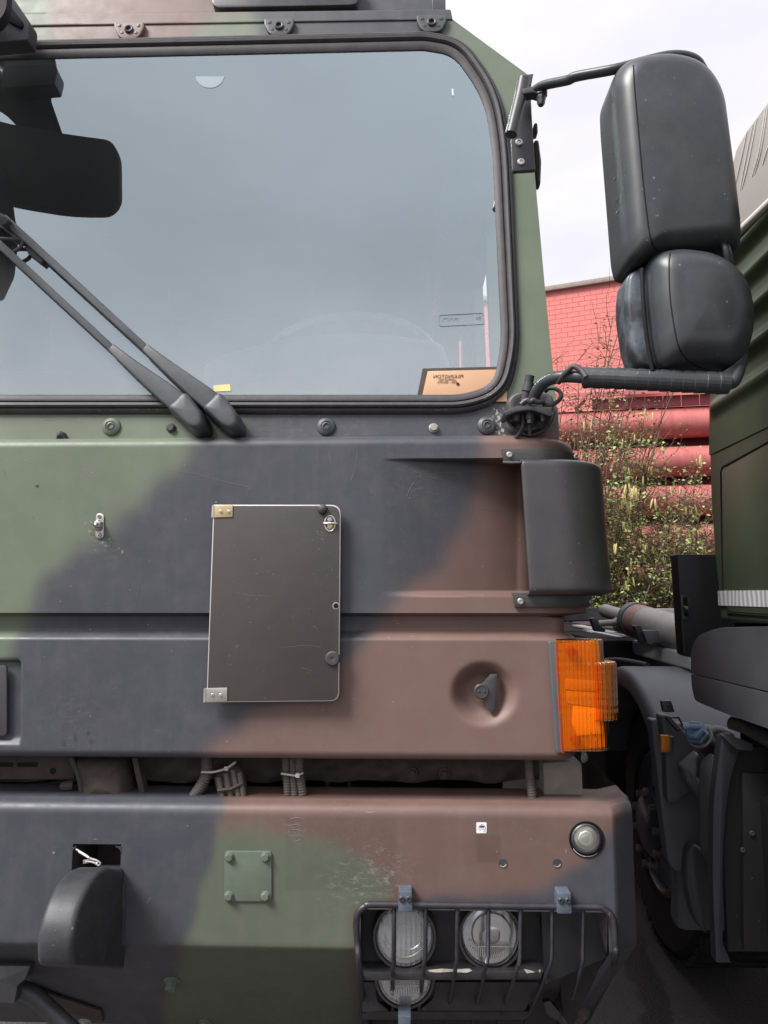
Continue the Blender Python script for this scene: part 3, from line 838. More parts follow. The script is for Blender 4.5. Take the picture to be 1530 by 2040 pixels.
# turn latch: oval ring, domed staple, cross bar
ov = [(657.5 + 10.5 * math.cos(t) * (1), 1043 + 15.5 * math.sin(t)) for t in np.linspace(0, 2 * np.pi, 24, endpoint=False)]
lt = tube('turn_latch', [P(a, b, -.0265) for a, b in ov], mm(1.8), M_STEEL, flap, 8, closed=True)
lathe('latch_dome', P(657.5, 1050, -.020), FWD, [(mm(8), 0), (mm(7), .006), (mm(4), .010), (0, .011)], M_BRASS, lt, 18)
lathe('latch_dome', P(657.5, 1036, -.020), FWD, [(mm(8), 0), (mm(7), .006), (mm(4), .010), (0, .011)], M_STEEL, lt, 18)
tube('latch_bar', [P(645.5, 1043, -.028), P(650, 1042.5, -.034), P(665, 1042.5, -.034), P(671, 1043.5, -.029)], mm(2.4), M_STEEL, lt, 8)
lathe('keyhole_ring', P(669.5, 1207, -.026), FWD, [(mm(7), 0), (mm(7), .0012), (mm(5.4), .0014), (mm(5.2), .0002), (0, .0001)], M_STEEL, flap, 22)
lathe('keyhole', P(669.5, 1207, -.0262), FWD, [(mm(5), 0), (mm(5), .0004), (0, .0004)], M_BLACK, flap, 18)

# ---- catch on the bonnet
cp = rpoly([(191, 1023), (207, 1023), (206, 1073), (190, 1073)], 8, 6)
catch = plate('bonnet_catch', cp, -.003, .003, M_STEEL, truck, .0008)
pillow('catch_body', rpoly([(189, 1040, 4), (197, 1035, 4), (206, 1040, 3), (205, 1055, 4), (196, 1060, 4), (188, 1055, 3)], 4), -.003, .014, .005, M_STEEL, catch)
tube('catch_lever', [P(198, 1050, -.016), P(190, 1049, -.026), P(183, 1043, -.034), P(179, 1038, -.036)], [mm(2.6), mm(2.4), mm(2.2), mm(1.6)], M_STEEL, catch, 8)
for b in (1029, 1067): screw('catch_screw', P(198, b, -.003), mm(4.6), M_GALV, catch)

# ---- black knob handle in the dish
hk = plate('twist_handle', rpoly([(978, 1343, 2), (991, 1343, 2), (988, 1395, 3), (984, 1419, 3), (972, 1416, 4), (965, 1396, 4), (957, 1392, 6), (957, 1366, 8), (963, 1360, 4)], 3), .008, .012, M_PLASTIC, truck, .002)
lathe('handle_hub', P(959, 1377, .008), FWD, [(mm(14.5), -.012), (mm(14.5), .004), (mm(13), .006), (mm(11.5), .0062), (mm(11), .0045), (0, .0045)], M_PLASTIC, hk, 24)
for dx in (-5, 6): lathe('hub_pip', P(959 + dx, 1377, .0035), FWD, [(mm(2.6), 0), (mm(2.2), .002), (0, .003)], M_PLASTIC, hk, 10)

# ---- black air deflector at the corner
def deflector():
    vs_ = np.r_[913, 914, 916, 919, 924, np.linspace(930, 1170, 26), 1175, 1179, 1182, 1184.5, 1186]
    rows = []
    for v in vs_:
        t = (v - 915) / 270.0
        xl, xr = 1039 + 18 * t, 1199 + 22 * t
        f = -.055
        # soft fold-in at top and bottom
        k = 0.0
        if v < 924: k = .018 * (1 - math.sqrt(max(0, 1 - ((924 - v) / 11.0) ** 2)))
        if v > 1172: k = .026 * (1 - math.sqrt(max(0, 1 - ((v - 1172) / 14.0) ** 2)))
        L0 = P(xl, v, f); R0 = P(xr, v, 0.05)
        r = .150; ry = .125; x1 = R0.x - r
        row = []
        for d, yy in ((.012, .060), (.002, .020), (-.002, .004), (0, 0), (.004, -.001), (.010, -.002)):
            row.append((L0.x + d, f + yy + k, L0.z))
        for s in np.linspace(.10, 1, 14):
            row.append((L0.x + .010 + (x1 - L0.x - .010) * s, f + k - .002 * (1 - s), L0.z))
        for a in np.linspace(0, math.pi / 2, 18)[1:]:
            row.append((x1 + r * math.sin(a) - k * math.sin(a), f + ry * (1 - math.cos(a)) + k * math.cos(a), L0.z))
        for d in (.05, .12, .22):
            row.append((x1 + r - k, f + ry + d, L0.z))
        rows.append(row)
    V = np.array(rows)
    cap0 = V[0].copy(); cap0[:, 1] = np.maximum(cap0[:, 1], cap0[:, 1] + .04); cap0[:, 0] -= .0
    cap1 = V[-1].copy(); cap1[:, 1] += .05
    V = np.concatenate([cap0[None], V, cap1[None]])
    me = grid_mesh(V); finish(me, True, 55)
    return me
defl = link('air_deflector', deflector(), truck, M_PLASTIC)
def wrap_flange(name, top, bot, xl0, xl1, xr, y0, r, mat, parent):
    rows = []
    for v in np.linspace(top, bot, 6):
        s = (v - top) / (bot - top)
        a0 = P(xl0 + (xl1 - xl0) * s, v, y0); a1 = P(xr, v, 0.05)
        x1 = a1.x - r; row = [(a0.x, y0 + .03, a0.z)]
        edge = .0015 if v in (top, bot) else 0
        for t in np.linspace(0, 1, 10): row.append((a0.x + (x1 - a0.x) * t, y0 + edge, a0.z))
        for a in np.linspace(0, math.pi / 2, 14)[1:]: row.append((x1 + (r - edge) * math.sin(a), y0 + r - (r - edge) * math.cos(a), a0.z))
        row.append((x1 + r, y0 + r + .1, a0.z)); rows.append(row)
    V = np.array(rows); c0 = V[0].copy(); c0[:, 1] += .03; c1 = V[-1].copy(); c1[:, 1] += .03
    me = grid_mesh(np.concatenate([c0[None], V, c1[None]])); finish(me, True, 40)
    return link(name, me, parent, mat)
fu = wrap_flange('deflector_flange', 894, 922, 1000, 1003, 1166, -.010, .150, M_PLASTIC, defl)
fl = wrap_flange('deflector_flange', 1181, 1209, 1022, 1026, 1193, -.012, .150, M_PLASTIC, defl)
for a, b, y in ((1015, 906, -.010), (1146, 911, .05), (1037, 1198, -.012), (1176, 1198, .07)):
    nn = FWD if a < 1100 else Vector((.75, -.66, 0))
    screw('deflector_screw', P(a, b, y - .001), mm(6.5), M_STEEL, defl, nn)
tube('deflector_joint', [P(1040, 921, -.055), P(1020, 922, -.030), P(1004, 921, -.012)], mm(3), M_PLASTIC, defl, 8)

# ---- amber indicator
def lens_material():
    m, nt, N, L, b = new_mat('amber_lens')
    N.remove(b); out = N['Material Output']
    tr = N.new('ShaderNodeBsdfTransparent'); tr.inputs[0].default_value = (1.0, .44, .05, 1)
    tl = N.new('ShaderNodeBsdfTranslucent'); tl.inputs[0].default_value = (1.0, .34, .018, 1)
    df = N.new('ShaderNodeBsdfDiffuse'); df.inputs[0].default_value = (.82, .23, .010, 1)
    gl = N.new('ShaderNodeBsdfGlossy'); gl.inputs['Roughness'].default_value = .13; gl.inputs[0].default_value = (1, .8, .6, 1)
    fr = N.new('ShaderNodeFresnel'); fr.inputs['IOR'].default_value = 1.36
    tc = N.new('ShaderNodeTexCoord')
    w1 = N.new('ShaderNodeTexWave'); w1.bands_direction = 'X'; w1.inputs['Scale'].default_value = 62; w1.inputs['Distortion'].default_value = 0
    w2 = N.new('ShaderNodeTexWave'); w2.bands_direction = 'Z'; w2.inputs['Scale'].default_value = 17; w2.inputs['Distortion'].default_value = 0
    L.new(tc.outputs['Object'], w1.inputs[0]); L.new(tc.outputs['Object'], w2.inputs[0])
    ad = N.new('ShaderNodeMath'); ad.operation = 'MULTIPLY_ADD'; ad.inputs[1].default_value = .5
    L.new(w2.outputs['Fac'], ad.inputs[0]); L.new(w1.outputs['Fac'], ad.inputs[2])
    bp = N.new('ShaderNodeBump'); bp.inputs['Strength'].default_value = .5; bp.inputs['Distance'].default_value = .001; L.new(ad.outputs[0], bp.inputs['Height'])
    for s in (tl, df, gl, fr): L.new(bp.outputs[0], s.inputs['Normal'])
    m1 = N.new('ShaderNodeMixShader'); m1.inputs[0].default_value = .5; L.new(tl.outputs[0], m1.inputs[1]); L.new(df.outputs[0], m1.inputs[2])
    m2 = N.new('ShaderNodeMixShader'); m2.inputs[0].default_value = .30; L.new(tr.outputs[0], m2.inputs[1]); L.new(m1.outputs[0], m2.inputs[2])
    m3 = N.new('ShaderNodeMixShader'); L.new(fr.outputs[0], m3.inputs[0]); L.new(m2.outputs[0], m3.inputs[1]); L.new(gl.outputs[0], m3.inputs[2])
    L.new(m3.outputs[0], out.inputs['Surface'])
    return m
M_LENS = lens_material()
def lens_block(name, top, bot, xl0, xl1, xr0, xr1, y0, yb, r, parent, mat, wall=True):
    rows = []
    for v in np.r_[top, top + 1, top + 3, np.linspace(top + 6, bot - 6, 60), bot - 3, bot - 1, bot]:
        s = (v - top) / (bot - top)
        k = 0
        for e in (v - top, bot - v):
            if e < 6: k = .007 * (1 - math.sqrt(max(0, 1 - ((6 - e) / 6.0) ** 2)))
        A = P(xl0 + (xl1 - xl0) * s, v, y0); B = P(xr0 + (xr1 - xr0) * s, v, y0 + .05)
        x1 = B.x - r; row = [(A.x, yb if wall else y0 + k, A.z)]
        hb = .0007 * max(0, math.sin(v * .33)) ** 6
        for t in np.linspace(0, 1, 60):
            xx = A.x + (x1 - A.x) * t; row.append((xx, y0 + k + hb + .0018 * abs(math.sin(xx * 330)) * (.35 * float(sstep(np.array(t), .10, .2)) + .65 * float(sstep(np.array(t), .45, .6))), A.z))
        for a in np.linspace(0, math.pi / 2, 40)[1:]:
            q = r - k - .0016 * abs(math.sin(a * 11)); row.append((x1 + q * math.sin(a), y0 + r - q * math.cos(a), A.z))
        row.append((x1 + r - k, yb, A.z)); rows.append(row)
    V = np.array(rows); c0 = V[0].copy(); c0[:, 1] = yb; c1 = V[-1].copy(); c1[:, 1] = yb
    me = grid_mesh(np.concatenate([c0[None], V, c1[None]])); finish(me, True, 45)
    return link(name, me, parent, mat)
ind = plate('indicator', rpoly([(1093, 1277, 6), (1170, 1272, 3), (1180, 1490, 3), (1109, 1502, 8)], 5), -.016, .09, material('grey_gasket', (.085, .09, .10), .5), truck, .006, 3)
plate('indicator_base', rpoly([(1109, 1282), (1193, 1276), (1206, 1488), (1122, 1496)], 4), -.0185, .05, material('reflector_dull', (.46, .38, .32), .5), ind, 0)
lens_block('indicator_lens', 1274, 1498, 1108, 1121, 1199, 1213, -.036, .045, .040, ind, M_LENS)
lens_block('lens_bulge', 1319, 1438, 1184, 1188, 1225, 1229, -.0362, .050, .036, ind, M_LENS, False)
tube('lens_seal', [P(a, b, -.018) for a, b in rpoly([(1107, 1279), (1120, 1498), (1124, 1500)], 2)], mm(2.4), material('red_lens_edge', (.45, .05, .015), .35), ind, 8)
for a, b in ((1139, 1298), (1148, 1475)):
    lathe('lens_screw', P(a, b, -.034), FWD, [(mm(10), -.01), (mm(9), .0), (mm(8.4), .0005)], M_LENS, ind, 18)
    screw('screw', P(a, b, -.0195), mm(5), M_STEEL, ind)

M_BRIGHT = material('lens_glow_bright', (.95, .93, .88), .35, metal=.0)
plate('lens_glow_patch', [(1126, 1352), (1192, 1358), (1192, 1378), (1127, 1374)], -.0225, .02, material('lens_glow_mid', (.62, .56, .48), .4), ind, .002)  # pale plates paint the brighter, lit lower middle of the lens into colour
plate('lens_glow_patch', [(1128, 1376), (1195, 1380), (1196, 1410), (1140, 1404), (1129, 1400)], -.0215, .02, bpy.data.materials['lens_glow_mid'], ind, .002)
plate('lens_glow_patch', [(1142, 1406), (1199, 1412), (1202, 1462), (1150, 1466), (1140, 1440)], -.0225, .02, M_BRIGHT, ind, .002)
tube('mirror_base_rim', [P(a, b, .018) for a, b in cr([(1008, 822), (1014, 842), (1030, 858), (1055, 867), (1082, 858), (1097, 841), (1103, 822)], 5)], mm(3), M_DARKMETAL, truck, 8)
# ================================================================== truck, below the bonnet
# ---- bumper: one folded sheet with lamp bay and tow-jaw opening cut out
ztop = P(765, 1604, 0).z; zb = P(765, 1897, 0).z
prof = [(.15, ztop + .006), (.11, ztop + .006)]
prof += [(y, ztop + .004) for y in np.linspace(.10, .035, 8)]
rr = .026
prof += [(rr - rr * math.sin(a), ztop - rr + rr * math.cos(a)) for a in np.linspace(0, math.pi / 2, 9)]
z_special = [P(765, 1688, 0).z, P(765, 1762, 0).z, P(765, 1812, 0).z]
zz = sorted(set(list(np.linspace(ztop - rr - .006, zb + .02, 46)) + z_special), reverse=True)
prof += [(0.0, z) for z in zz]
rl = .02
prof += [(rl * (1 - math.cos(a)), zb + .014 - rl * math.sin(a)) for a in np.linspace(.15, .85, 6)]
y0_, z0_ = prof[-1]
for s in np.linspace(.01, .52, 60): prof.append((y0_ + s * .72, z0_ - s * .70))
SL_Y, SL_Z = y0_, z0_
def slope_pt(px, py, off=0.0):
    """point on the bumper's sloping lower face"""
    d = ray(px, py); n = Vector((0, -.70, -.72)).normalized()
    p0 = Vector((0, SL_Y, SL_Z)) + n * off
    t = (p0 - CAM).dot(n) / d.dot(n); return CAM + d * t
SLN = Vector((0, -.70, -.72)).normalized()
x_left = P(-620, 1750, 0).x
xr_main = P(1223, 1700, 0).x
xsp = [P(143, 1725, 0).x, P(240, 1725, 0).x, P(718, 1860, 0).x, P(1213, 1860, 0).x - .0008]
xm = sorted(set(list(np.arange(x_left, xr_main - .003, .0085)) + xsp + [xr_main]))
rows = []
for (y, z) in prof:
    t = 0 if z > SL_Z else (SL_Z - z)
    sh = .17 * t
    row = [(x - sh * max(0, (x - .2) / (xr_main - .2)) if x > .2 else x, y, z) for x in xm]
    xe = row[-1][0]
    for s in np.linspace(0, 1, 7)[1:]: row.append((xe + .058 * s, y + .046 * s, z))
    for s in (.01, .05, .2, .5): row.append((xe + .059 + .002 * s, y + .046 + s, z))
    rows.append(row)
V = np.array(rows)
cen = (V[:-1, :-1] + V[1:, 1:]) / 2
cpx, cpy = proj_np(cen.reshape(-1, 3)); cpx = cpx.reshape(cen.shape[:2]); cpy = cpy.reshape(cen.shape[:2])
cx_, cz_ = cen[..., 0], cen[..., 2]
mask = np.ones(cen.shape[:2], bool)
lamp = (cx_ > xsp[2]) & (cx_ < xsp[3] - .0 - .17 * np.maximum(0, SL_Z - cz_)) & (cz_ < z_special[2]) & (cpy < 2120)
jaw = (cx_ > xsp[0]) & (cx_ < xsp[1]) & (cz_ < z_special[0]) & (cz_ > z_special[1])
mask &= ~lamp & ~jaw
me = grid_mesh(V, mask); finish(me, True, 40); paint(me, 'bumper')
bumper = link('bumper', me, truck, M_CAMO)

# tow-jaw opening: dark pocket, jaw cover, wire with thimble
def pocket(name, x0, x1, z0, z1, y0, y1, mat, parent):
    bm = bmesh.new()
    c = [(x0, z0), (x1, z0), (x1, z1), (x0, z1)]
    a = [bm.verts.new((x, y0, z)) for x, z in c]; b = [bm.verts.new((x, y1, z)) for x, z in c]
    for i in range(4): bm.faces.new((a[i], a[(i + 1) % 4], b[(i + 1) % 4], b[i]))
    bm.faces.new(b)
    return link(name, mesh_of(bm, name, False), parent, mat)
pocket('tow_jaw_pocket', xsp[0] - .001, xsp[1] + .001, z_special[1] - .02, z_special[0] + .001, .0015, .16, material('jaw_pocket_paint', (.085, .075, .068), .6, var=.3, vscale=20), bumper)
for q in ([(141, 1690), (143.5, 1688), (152, 1686.5), (150, 1689), (145, 1694), (144, 1704)], [(241, 1704), (239.5, 1694), (233, 1688.5), (229, 1686.5), (242, 1686)]):
    plate('opening_gusset', q, -.0008, .004, M_DARKMETAL, bumper, 0)
def jaw_cover():
    # hooded casting: bows forward, flat cheeks, rounded shoulders
    prof = cr([(.05, .905), (-.03, .922), (-.09, .944), (-.14, .952), (-.19, .946), (-.232, .926), (-.260, .896), (-.272, .865), (-.271, .835), (-.262, .812), (-.235, .796), (-.12, .742), (.0, .686), (.03, .672)], 5)
    xr = P(243, 1850, 0).x; xl = xr - .078; r = .014
    P2 = np.array(prof); c = np.array([-.05, .78]); rows = []
    for x, k in [(xl, .0)] + [(xl + r * (1 - math.cos(a)), r * math.sin(a)) for a in np.linspace(.3, math.pi / 2, 5)] + [(xl + .03, r), (xl + .05, r)] + [(xr - r * (1 - math.cos(a)), r * math.sin(a)) for a in np.linspace(math.pi / 2, .3, 5)] + [(xr, 0.0)]:
        d = P2 - c; n = d / np.linalg.norm(d, axis=1)[:, None]
        q = P2 - n * (r - k)
        rows.append(np.column_stack([np.full(len(q), x) + .10 * np.minimum(0, q[:, 0] + .0) * (.0), q[:, 0], q[:, 1]]))
    V = np.array(rows)
    bm = bmesh.new(); vs_ = [[bm.verts.new(p) for p in row] for row in V]
    for i in range(len(vs_) - 1):
        for j in range(len(vs_[0]) - 1): bm.faces.new((vs_[i][j], vs_[i + 1][j], vs_[i + 1][j + 1], vs_[i][j + 1]))
    bm.faces.new(vs_[0]); bm.faces.new(vs_[-1])
    return mesh_of(bm, 'cover', True, 40)
cover = link('tow_jaw_cover', jaw_cover(), truck, material('jaw_cover_plastic', (.030, .032, .039), .5, spec=.45, var=.15, vscale=12, bump=.2, bscale=500, dust=.1, speck=.3))
plate('cover_cheek_plate', rpoly([(236, 1762), (249, 1763), (247, 1874), (236, 1873)], 2), -.006, .006, M_DARKMETAL, cover, .001)
tube('wire_strop', cr([P(152, 1692, -.01), P(172, 1704, -.03), P(180, 1710, -.035), P(192, 1714, -.04), P(200, 1720, -.042), P(196, 1724, -.042), P(186, 1718, -.04), P(170, 1716, -.03)], 6), mm(1.8), M_GALV, cover, 8)
tube('wire_ferrule', [P(158, 1697, -.017), P(178, 1709, -.036)], mm(2.6), M_WIRE, cover, 8)
for k in range(3):
    tube('wire_strand', cr([P(166, 1714 + k * 3, -.02), P(180, 1713 + k * 2.5, -.03), P(194, 1718 + k * 2, -.035)], 5), mm(.9), M_WIRE, cover, 5)

# painted blanking plate with four bolts
bp = plate('blanking_plate', rpoly([(447, 1696), (541, 1696), (541, 1796), (447, 1796)], 7), -.005, .005, M_GREENPART, bumper, .001)
for a, b in ((457, 1707), (529, 1707), (456, 1785), (529, 1785)):
    hex_bolt('plate_bolt', P(a, b, -.005), mm(7.6), M_GREENPART, bp, FWD, washer=1.25, rot=a * .1)

# LED position lamp in its bored hole, two plain holes, sticker
lampc = (1168.5, 1672)
ll = lathe('position_lamp', P(*lampc, -.0006), FWD, [(mm(33), 0), (mm(33.5), .002), (mm(31.5), .0024), (mm(31), .0008), (mm(29), .0006)], M_BLACK, bumper, 40)
lathe('lamp_ring', P(1167, 1670, .0), FWD, [(mm(27.5), 0), (mm(27.5), .006), (mm(25.5), .008), (mm(24), .006), (mm(24), .001)], M_PLASTIC, ll, 36)
M_CLEAR = glass_material('clear_lens', (.98, .98, .97), 1.3, .02)
lathe('lamp_reflector', P(1167, 1670, -.0035), FWD, [(mm(15), 0), (mm(14.5), .003), (mm(13), .0045), (0, .0045)], material('lamp_cream', (.90, .90, .82), .4, metal=.1), ll, 8)
lathe('lamp_bowl', P(1167, 1670, -.0015), FWD, [(mm(24), .004), (mm(22), .001), (mm(17), 0), (0, 0)], material('lamp_bowl_grey', (.55, .55, .54), .3, metal=.5), ll, 28)
lathe('lamp_led', P(1167, 1671, -.008), FWD, [(mm(7), 0), (mm(6), .002), (mm(3), .003), (0, .0032)], material('led_phosphor', (.92, .90, .70), .4), ll, 16)
lathe('lamp_lens', P(1167, 1670, -.006), FWD, [(mm(24), 0), (mm(22), .005), (mm(14), .008), (0, .009)], M_CLEAR, ll, 30)
tube('hole_lip', [P(1170 + 33 * math.cos(t), 1674 + 33 * math.sin(t), -.001) for t in np.linspace(.3, 2.6, 20)], mm(1.3), M_WHITE, ll, 6)
for a, b in ((1002, 1720), (1110, 1720)):
    lathe('bored_hole', P(a, b, -.0004), FWD, [(mm(8.4), 0), (mm(8.2), .0008), (mm(6.6), .0006), (0, .0004)], M_DARKMETAL, bumper, 20)
    tube('hole_rim', [P(a + 7 * math.cos(t), b + 7 * math.sin(t), -.001) for t in np.linspace(.2, 2.6, 12)], mm(1.0), M_GALV, bumper, 6)
st = plate('inspection_sticker', rpoly([(949, 1638.5), (969.5, 1638.5), (969.5, 1660), (949, 1660)], 2), -.0008, .0008, material('sticker_white', (.80, .80, .82), .45, var=.03), bumper, 0)
M_INK = material('navy_ink', (.05, .05, .11), .6); M_INK2 = material('grey_ink', (.35, .36, .42), .6)
def disc_arc(name, cx, cy, r, t0, t1, w, mat, parent, y=-.0012, n=14):
    tube(name, [P(cx + r * math.cos(t), cy + r * math.sin(t), y) for t in np.linspace(t0, t1, n)], mm(w), mat, parent, 5)
plate('sticker_emblem', [(956, 1645), (964.5, 1645), (965.5, 1646.8), (964, 1648.8), (956, 1648.8), (955, 1647)], -.0012, .0004, M_INK, st, 0)
disc_arc('sticker_wreath', 960, 1649, 6.6, 2.2, 3.9, .5, M_INK2, st)
disc_arc('sticker_wreath', 960, 1649, 6.6, -.8, .9, .5, M_INK2, st)
disc_arc('sticker_crest', 960, 1644, 2.4, 3.2, 6.2, .5, M_INK2, st)
plate('sticker_line', [(956, 1651), (965, 1651), (964.5, 1652.2), (956.5, 1652.2)], -.0012, .0004, M_INK2, st, 0)
plate('sticker_line', [(962, 1656.3), (968, 1656.3), (968, 1657.5), (962, 1657.5)], -.0012, .0004, M_INK2, st, 0)

# bolts under the slope
for a, b, s in ((343, 1953, 1.1), (170, 2034, .9), (408, 2036, .9)):
    hex_bolt('bumper_bolt', slope_pt(a, b, .0), mm(11) * s, M_GREENPART if a > 300 else M_GALV, bumper, SLN, h=mm(17), washer=1.5)
# bracket and bar clutter at the lower left
plate('tow_bracket', rpoly([(-80, 1925), (60, 1925), (50, 1953, 8), (35, 1962, 5), (28, 2000), (-80, 1990)], 3), .05, .03, M_DARKMETAL, truck, .004)
tube('tow_bar', [P(-40, 1930, .10), P(70, 1985, .12), P(150, 2060, .14)], .022, M_DARKMETAL, truck, 14)
solid('slope_gusset', [slope_pt(a, b, .010) for a, b in ((55, 1963), (110, 1985), (200, 2015), (205, 2036), (110, 2010), (50, 1990))], (0, .01, 0), M_DIRTY, truck, .002)

# ---- lamp bay
M_BAY = material('lamp_bay_paint', (.022, .021, .024), .55, var=.25, vscale=18, dust=.3, dust_col=(.09, .08, .075), speck=.2)
x0, x1 = xsp[2], xsp[3]
bm = bmesh.new()
zt_ = z_special[2]
yB = .085
zl = P(765, 1934, .04).z          # ledge height
def quad(*p): bm.faces.new([bm.verts.new(v) for v in p])
quad((x0, .001, zt_), (x1, .001, zt_), (x1, yB, zt_), (x0, yB, zt_))
quad((x0, .001, zt_), (x0, yB, zt_), (x0, .5, .30), (x0, .33, .36), (x0, .02, SL_Z))
quad((x1, .001, zt_), (x1, .02, SL_Z), (x1 - .05, .33, .36), (x1 - .05, .5, .30), (x1 - .10, yB, zt_))
quad((x0, yB, zt_), (x1 - .10, yB, zt_), (x1 - .10, yB, zl), (x0, yB, zl))
quad((x0, yB + .10, zl), (x1 - .06, yB + .10, zl), (x1 - .06, yB + .34, .30), (x0, yB + .34, .30))
bay = link('lamp_bay', mesh_of(bm, 'bay', False), bumper, M_BAY)
# dark inner trim at right and ledge between the lamps
plate('bay_side_panel', rpoly([(1078, 1816, 2), (1185, 1816, 16), (1204, 1834, 16), (1210, 1908, 4), (1086, 1962, 2)], 4), .022, .03, material('bay_side_black', (.013, .013, .016), .5, spec=.4, var=.2, speck=.2), bay, .004)
ledge = solid('lamp_ledge', [P(a, b, .030) for a, b in ((722, 1936), (1085, 1934), (1078, 1952), (722, 1955))], (0, .09, 0), M_BAY, bay, .004)
plate('lower_lip', rpoly([(722, 2015), (1060, 2015), (1050, 2032), (722, 2032)], 4), .19, .05, M_BAY, bay, .004)
for q in ([(852, 1933), (880, 1930), (905, 1931.5), (935, 1930), (941, 1934), (930, 1938), (900, 1936), (870, 1937.5), (856, 1936)], [(1044, 1931), (1054, 1932.5), (1066, 1937), (1050, 1939)], [(1073, 1933), (1077, 1932), (1076, 1939)]):
    plate('bare_patch', q, .0285, .001, material('bare_primer', (.55, .50, .44), .6, var=.3, vscale=60), bay, 0)
for a, b in ((752, 1921), (858, 1922), (886, 1922), (927, 1922)):
    lathe('bay_hole', P(a, b, yB - .001), FWD, [(mm(4.6, yB), 0), (mm(4.2, yB), .0008), (0, .0006)], M_BLACK, bay, 14)
for a, b in ((853, 1998), (909, 1998)):
    lathe('bay_hole', P(a, b, .30), FWD, [(mm(6, .3), 0), (mm(5.6, .3), .001), (0, .0008)], M_BLACK, bay, 14)
for q in ([(926, 1975), (943, 2005), (947, 2003), (931, 1974)], [(984, 1979), (972, 2004), (968, 2002), (980, 1977)], [(943, 2001), (972, 2001), (968, 2007), (948, 2007)]):
    plate('horn_bracket', q, .27, .02, M_DARKMETAL, bay, .002)
# dark floor of the bay behind everything
M_LENSG = glass_material('lamp_glass', (.93, .94, .95), 1.5, .03, .06)
def fluted_glass():
    m, nt, N, L, b = new_mat('fluted_lamp_glass')
    N.remove(b); out = N['Material Output']
    tr = N.new('ShaderNodeBsdfTransparent'); tr.inputs[0].default_value = (.93, .95, .96, 1)
    gl = N.new('ShaderNodeBsdfGlossy'); gl.inputs['Roughness'].default_value = .06
    df = N.new('ShaderNodeBsdfDiffuse'); df.inputs[0].default_value = (.80, .80, .80, 1)
    fr = N.new('ShaderNodeFresnel'); fr.inputs['IOR'].default_value = 1.52
    tc = N.new('ShaderNodeTexCoord'); w = N.new('ShaderNodeTexWave'); w.bands_direction = 'X'; w.inputs['Scale'].default_value = 26
    L.new(tc.outputs['Object'], w.inputs[0])
    bp = N.new('ShaderNodeBump'); bp.inputs['Strength'].default_value = .6; bp.inputs['Distance'].default_value = .003; L.new(w.outputs['Fac'], bp.inputs['Height'])
    L.new(bp.outputs[0], gl.inputs['Normal']); L.new(bp.outputs[0], fr.inputs['Normal']); L.new(bp.outputs[0], df.inputs['Normal'])
    m1 = N.new('ShaderNodeMixShader'); m1.inputs[0].default_value = .20; L.new(tr.outputs[0], m1.inputs[1]); L.new(df.outputs[0], m1.inputs[2])
    m2 = N.new('ShaderNodeMixShader'); L.new(fr.outputs[0], m2.inputs[0]); L.new(m1.outputs[0], m2.inputs[1]); L.new(gl.outputs[0], m2.inputs[2])
    L.new(m2.outputs[0], out.inputs['Surface']); return m
M_FLUTE = fluted_glass()
M_REFL = material('lamp_reflector_chrome', (.90, .90, .91), .16, metal=1.0, var=.04, vscale=20)
def headlamp(cx, cy, rpx, y, glass, lens=False, ax=FWD):
    s = mm(1, y); r = rpx * s
    c = P(cx, cy, y)
    h = lathe('headlight', c, ax, [(r * 1.10, -.05), (r * 1.10, -.004), (r * 1.06, .004), (r * .99, .004), (r * .96, -.002), (r * .96, -.02)], M_PLASTIC, bumper, 44)
    lathe('reflector', c, (Vector(ax) + Vector((0, 0, .10))).normalized(), [(r * .95, -.010), (r * .86, -.022), (r * .62, -.040), (r * .35, -.050), (0, -.052)], M_REFL, h, 40)
    if not lens: lathe('bulb_shield', c - Vector(ax) * .046, ax, [(r * .16, 0), (r * .16, .018), (r * .12, .026), (0, .027)], M_STEEL, h, 18)
    lathe('reflector_facets', c, ax, [(r * .93, -.012), (r * .80, -.020), (r * .66, -.034)], M_REFL, h, 15, angle=5)
    lathe('lamp_glass', c, ax, [(r * .955, 0), (r * .90, .007), (r * .7, .013), (r * .35, .017), (0, .018)], glass, h, 44)
    return h
h1 = headlamp(806, 1866, 56, .050, M_FLUTE)
tube('lens_flute_ring', [P(806 + 43 * math.cos(t), 1864 + 43 * math.sin(t), .0335) for t in np.linspace(.2, 2.95, 30)], mm(1.2), M_WIRE, h1, 6)
h2 = headlamp(977, 1866, 56, .052, M_LENSG, True)
lathe('projector_lens', P(979, 1858, .050), FWD, [(mm(39), -.03), (mm(39), .0), (mm(36), .004)], M_REFL, h2, 36)
lathe('projector_bowl', P(979, 1858, .062), FWD, [(mm(36), 0), (mm(33), .006), (mm(26), .012), (mm(15), .0165), (mm(7), .0182), (0, .0187)], material('projector_bowl_grey', (.62, .62, .64), .09, metal=.95), h2, 36)
